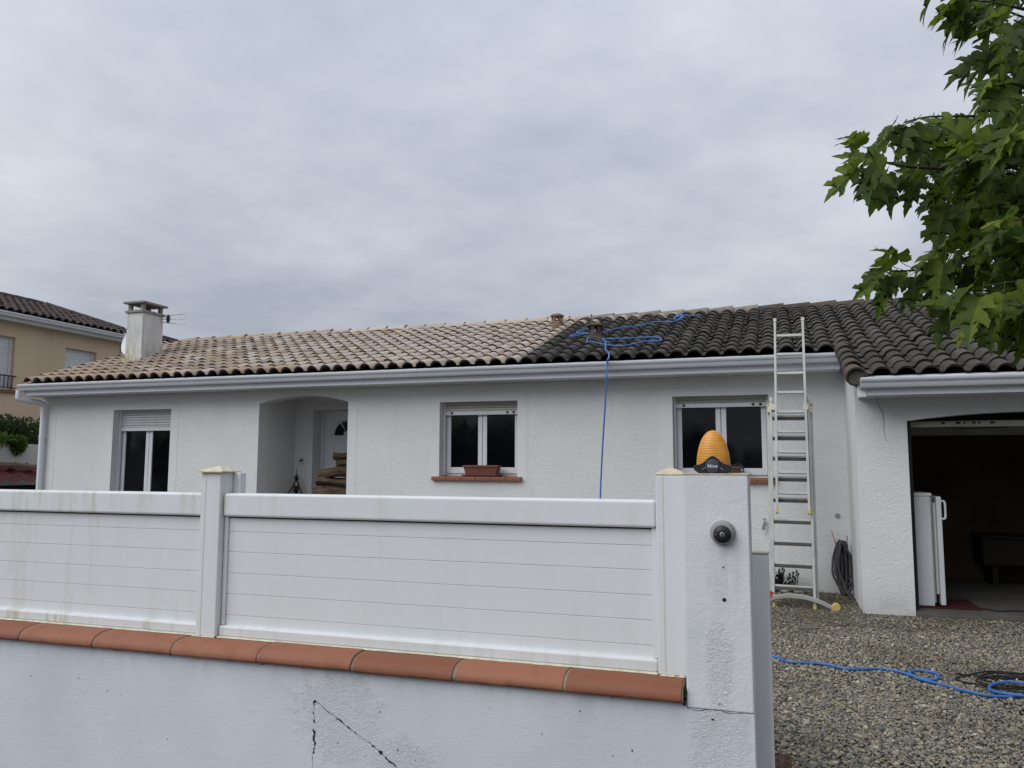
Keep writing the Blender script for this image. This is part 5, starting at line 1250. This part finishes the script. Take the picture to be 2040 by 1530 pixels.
# main limbs leave the crown head and run out to the twigs seen in the picture
twigs = [
 ([(2123,285,3.55),(2018,330,3.35),(1931,336,3.25),(1840,334,3.18),(1794,330,3.12),(1747,318,3.08),(1729,300,3.05)], 1.0),
 ([(2116,250,3.6),(2008,232,3.45),(1922,232,3.35),(1849,233,3.25),(1801,244,3.2)], 0.9),
 ([(2128,-50,3.6),(2020,-75,3.4),(1948,-65,3.3),(1887,-55,3.25)], 1.1),
 ([(2128,40,3.5),(2048,20,3.3),(1976,5,3.2),(1934,0,3.15)], 1.0),
 ([(2128,130,3.7),(2056,120,3.6),(1998,95,3.45),(1966,80,3.4)], 0.9),
 ([(2128,200,3.2),(2066,180,3.1),(2012,165,3.05),(1988,160,3.0)], 0.8),
 ([(2128,420,3.6),(2020,420,3.45),(1948,400,3.35),(1894,395,3.3)], 1.0),
 ([(2129,480,3.6),(2023,493,3.45),(1934,512,3.35),(1863,534,3.25),(1794,540,3.2),(1772,538,3.15)], 1.0),
 ([(2128,560,3.5),(2038,574,3.4),(1966,579,3.3),(1904,577,3.25)], 0.8),
 ([(2128,570,3.3),(2056,585,3.2),(2002,591,3.15)], 0.8),
 ([(2128,350,3.2),(2048,345,3.1),(1984,315,3.05),(1948,300,3.0)], 0.9),
 ([(2128,520,3.9),(2030,463,3.75),(1966,449,3.65),(1912,463,3.6)], 0.9),
 ([(2128,300,4.0),(2038,285,3.9),(1966,300,3.8),(1912,300,3.75)], 0.8),
 ([(2128,640,3.6),(2074,596,3.5),(2030,553,3.4)], 0.7),
 ([(2128,90,3.1),(2066,60,3.0),(2020,40,2.95)], 0.7),
 ([(2138,600,3.2),(2084,597,3.1),(2048,584,3.05)], 0.8),
 ([(2128,440,3.1),(2066,430,3.0),(2020,440,2.95)], 0.7),
 ([(2138,225,3.0),(2084,235,2.95),(2038,250,2.9)], 0.7),
 ([(2128,380,4.0),(2048,375,3.9),(1976,370,3.8),(1930,366,3.75)], 0.8),
 ([(2128,60,4.0),(2056,40,3.9),(2002,20,3.8),(1958,0,3.75)], 1.0),
 ([(2128,170,4.1),(2066,150,4.0),(2012,150,3.9)], 1.0),
 ([(2138,600,3.5),(2066,591,3.4),(2012,582,3.3),(1970,589,3.25)], 0.9),
 ([(2138,460,4.2),(2066,440,4.1),(2002,450,4.0),(1958,440,3.95)], 0.9),
 ([(2138,560,4.1),(2066,546,4.0),(2012,532,3.9),(1966,519,3.85)], 0.9),
 ([(2138,540,3.1),(2092,517,3.05),(2048,509,3.0)], 0.7),
 ([(2140,330,3.7),(2020,345,3.6),(1930,352,3.5),(1868,362,3.45)], 1.0),
 ([(2140,470,3.4),(2030,480,3.3),(1940,490,3.25),(1880,500,3.2)], 1.0),
 ([(2140,560,3.0),(2040,560,2.95),(1960,570,2.9)], 0.8),
 ([(2140,270,3.8),(2020,255,3.7),(1930,270,3.6),(1870,285,3.55)], 0.9),
 ([(2160,640,3.3),(2080,640,3.2),(2010,632,3.15),(1965,640,3.1)], 0.7),
]
def leaf_outline(rs):
    # right half of a five-lobed, toothed blade; base at (0,0), tip at (0,1)
    lobes = [(0.00, 0.03), (0.10, -0.07), (0.22, -0.06), (0.31, 0.02), (0.30, 0.09), (0.375, 0.13), (0.36, 0.20), (0.44, 0.28), (0.46, 0.42), (0.375, 0.36), (0.325, 0.375), (0.225, 0.315), (0.125, 0.345), (0.235, 0.44), (0.245, 0.50), (0.315, 0.55), (0.325, 0.63), (0.385, 0.70), (0.375, 0.85), (0.295, 0.74), (0.235, 0.735), (0.165, 0.62), (0.075, 0.60), (0.15, 0.71), (0.135, 0.77), (0.165, 0.85), (0.095, 0.90), (0.075, 0.98), (0.0, 1.16)]
    return [(x*rs.uniform(0.88, 1.12), y+rs.gauss(0, 0.010)) for x, y in lobes]
def leaf_mesh(seed, as_raw=False):
    rs = random.Random(seed); droop = rs.uniform(0.12, 0.42); fold = rs.uniform(0.10, 0.40); curl = rs.uniform(-0.1, 0.22)
    half = [leaf_outline(rs), leaf_outline(rs)]; V = []; Fq = []
    def bend(x, y):
        z = fold*abs(x)-curl*x*x*1.5+0.035*math.sin(y*14+seed)*min(1, abs(x)*4); a = droop*y
        yy = y*math.cos(a*0.8); return (x*0.92, yy, z-math.sin(a)*y*0.75)
    for sgn, hf in ((1, half[0]), (-1, half[1])):
        o = len(V); n = len(hf)
        rib = []
        for i, (x, y) in enumerate(hf):
            V.append(bend(sgn*x, y))
        for i, (x, y) in enumerate(hf):
            V.append(bend(0.0, max(0.0, min(1.0, 0.06+0.9*(i/(n-1))**1.15))))
        for i, (x, y) in enumerate(hf):   # in-between ring follows the side veins
            yr = max(0.0, min(1.0, 0.06+0.9*(i/(n-1))**1.15)); V.append(bend(sgn*x*0.5, y*0.5+yr*0.5))
        for i in range(n-1):
            q1 = (o+n+i, o+n+i+1, o+2*n+i+1, o+2*n+i); q2 = (o+2*n+i, o+2*n+i+1, o+i+1, o+i)
            Fq += [q1, q2] if sgn > 0 else [q1[::-1], q2[::-1]]
    # petiole
    o = len(V); w = 0.011
    for (x, y, z) in ((0, 0.06, -0.002), (0, -0.20, 0.03), (0, -0.42, 0.11)):
        V += [(x-w, y, z), (x+w, y, z), (x, y, z-0.018)]
    for r in range(2):
        for q in range(3): Fq.append((o+r*3+q, o+r*3+(q+1) % 3, o+r*3+3+(q+1) % 3, o+r*3+3+q))
    if as_raw: return np.array(V), Fq
    me = bpy.data.meshes.new('leaf'); me.from_pydata(V, [], Fq); me.materials.append(M['leaf'])
    me.polygons.foreach_set('use_smooth', [True]*len(me.polygons)); return me
leaf_raw = [leaf_mesh(s, True) for s in range(7)]
leaf_me = [leaf_mesh(s) for s in range(7)]
leaf_list = []
def add_leaves(path, n, size, spread):
    L = len(path)
    for k in range(n):
        t = (k+random.uniform(0, 0.8))/n; i = min(int(t*(L-1)), L-2); p = path[i].lerp(path[i+1], t*(L-1)-i)
        along = (path[i+1]-path[i]).normalized()
        side = along.cross(Vector((0, 0, 1))).normalized()*(1 if k % 2 else -1)
        out_ = (along*random.uniform(0.1, 0.8)+side*random.uniform(0.0, 0.7)+Vector((-0.25, 0, random.uniform(-1.5, -0.25)))).normalized()
        if random.random() < 0.17: out_ = (along*0.8+Vector((0, 0, random.uniform(0.1, 0.8)))+side*0.4).normalized()
        s = size*random.uniform(0.62, 1.2)
        base = p+out_*s*0.40
        up = Vector((random.gauss(-0.25, 0.5), random.gauss(-0.5, 0.5), 0.8)).normalized()
        y_ = out_; x_ = y_.cross(up)
        if x_.length < 0.15: x_ = y_.cross(Vector((1, 0.3, 0)))
        x_.normalize(); z_ = x_.cross(y_)
        rot = Matrix((x_, y_, z_)).transposed().to_4x4() @ Matrix.Rotation(random.gauss(0, 0.35), 4, 'Y')
        leaf_list.append((Matrix.Translation(base) @ rot @ Matrix.Scale(s, 4), random.randrange(7)))
hubs = []
for (px, py, Y) in ((2300, -20, 3.55), (2330, 130, 3.3), (2320, 280, 3.65), (2340, 430, 3.45), (2310, 560, 3.4)):
    h_ = at(px, py, Y); hubs.append(h_)
    md = CRN.lerp(h_, 0.5)+Vector((0, random.uniform(-0.15, 0.15), 0.22))
    full = smooth_path([CRN-Vector((0, 0, 0.1)), CRN.lerp(md, 0.5)+Vector((0, 0, 0.1)), md, h_], 6); n = len(full)
    m = MB(); m.tube(full, 0.03, 9, rr=[0.075*(1-i/n)+0.018 for i in range(n)]); m.build('limb', M['bark'], tree, smooth=True, fix=False)
    add_leaves(full[6:], 45, 0.15, 1)
    for b_ in range(5):
        st_ = full[random.randrange(6, n-2)]; en_ = st_+Vector((random.uniform(-0.2, 0.5), random.uniform(-0.7, 0.7), random.uniform(-0.2, 0.7)))
        if in_frame(en_, 200): continue
        sp_ = smooth_path([st_, st_.lerp(en_, 0.5)+Vector((0, 0, 0.05)), en_], 4)
        m = MB(); m.tube(sp_, 0.008, 6, rr=[0.012-0.008*i/len(sp_) for i in range(len(sp_))]); m.build('branch', M['twig'], tree, smooth=True, fix=False)
        add_leaves(sp_, 16, 0.15, 1)
for q, (tw, dens) in enumerate(twigs):
    pts = [at(*p) for p in tw]
    root = pts[0]
    hub = min(hubs, key=lambda h_: (h_-root).length)
    full = smooth_path([hub, hub.lerp(root, 0.5)+Vector((0, 0, 0.02)), *pts], 5)
    add_leaves(smooth_path([hub, root], 4), 6, 0.142, 1)
    n = len(full)
    m = MB(); m.tube(full, 0.01, 7, rr=[0.026*(1-i/n)**2.2+0.0028 for i in range(n)]); m.build('branch', M['twig'], tree, smooth=True, fix=False)
    path = smooth_path(pts, 5); Lm = sum((path[i+1]-path[i]).length for i in range(len(path)-1))
    add_leaves(path, int(Lm*31*dens)+2, 0.136, 1)
    # a terminal leaf
    al = (path[-1]-path[-2]).normalized(); x_ = al.cross(Vector((0, 0, 1))).normalized(); z_ = x_.cross(al)
    leaf_list.append((Matrix.Translation(path[-1]+al*0.05) @ Matrix((x_, al, z_)).transposed().to_4x4() @ Matrix.Rotation(-0.5, 4, 'X') @ Matrix.Scale(0.11, 4), q % 7))
# the rest of the crown, outside the picture
for k in range(44):
    d = Vector((random.uniform(-0.9, 1.2), random.uniform(-1, 1), random.uniform(-0.15, 1.1)))
    e_ = CRN+d.normalized()*random.uniform(1.0, 1.8)
    if in_frame(e_, 260): continue
    full = smooth_path([CRN, CRN.lerp(e_, 0.5)+Vector((0, 0, 0.12)), e_], 5)
    m = MB(); m.tube(full, 0.01, 6, rr=[0.035*(1-i/11)+0.004 for i in range(len(full))]); m.build('branch', M['twig'], tree, smooth=True, fix=False)
    add_leaves(full[3:], 24, 0.18, 1)
def leaf_key(l):
    p = l[0].translation; return (not in_frame(p, 20), (p-CAM).length)
leaf_list.sort(key=leaf_key)
rest = MB()
for i, (mt, k) in enumerate(leaf_list):
    if i < 295:
        o = bpy.data.objects.new('leaf', leaf_me[k]); col.objects.link(o); o.parent = tree
        o.matrix_parent_inverse = Matrix.Translation(-Vector(tree.location)); o.matrix_basis = mt
    else:
        A = np.array(mt); rest.add((leaf_raw[k][0] @ A[:3, :3].T + A[:3, 3]).tolist(), leaf_raw[k][1])
o = rest.build('foliage', M['leaf'], tree, smooth=True, fix=False); o['kind'] = 'stuff'
print('leaves', len(leaf_list), 'tiles', len(spots))
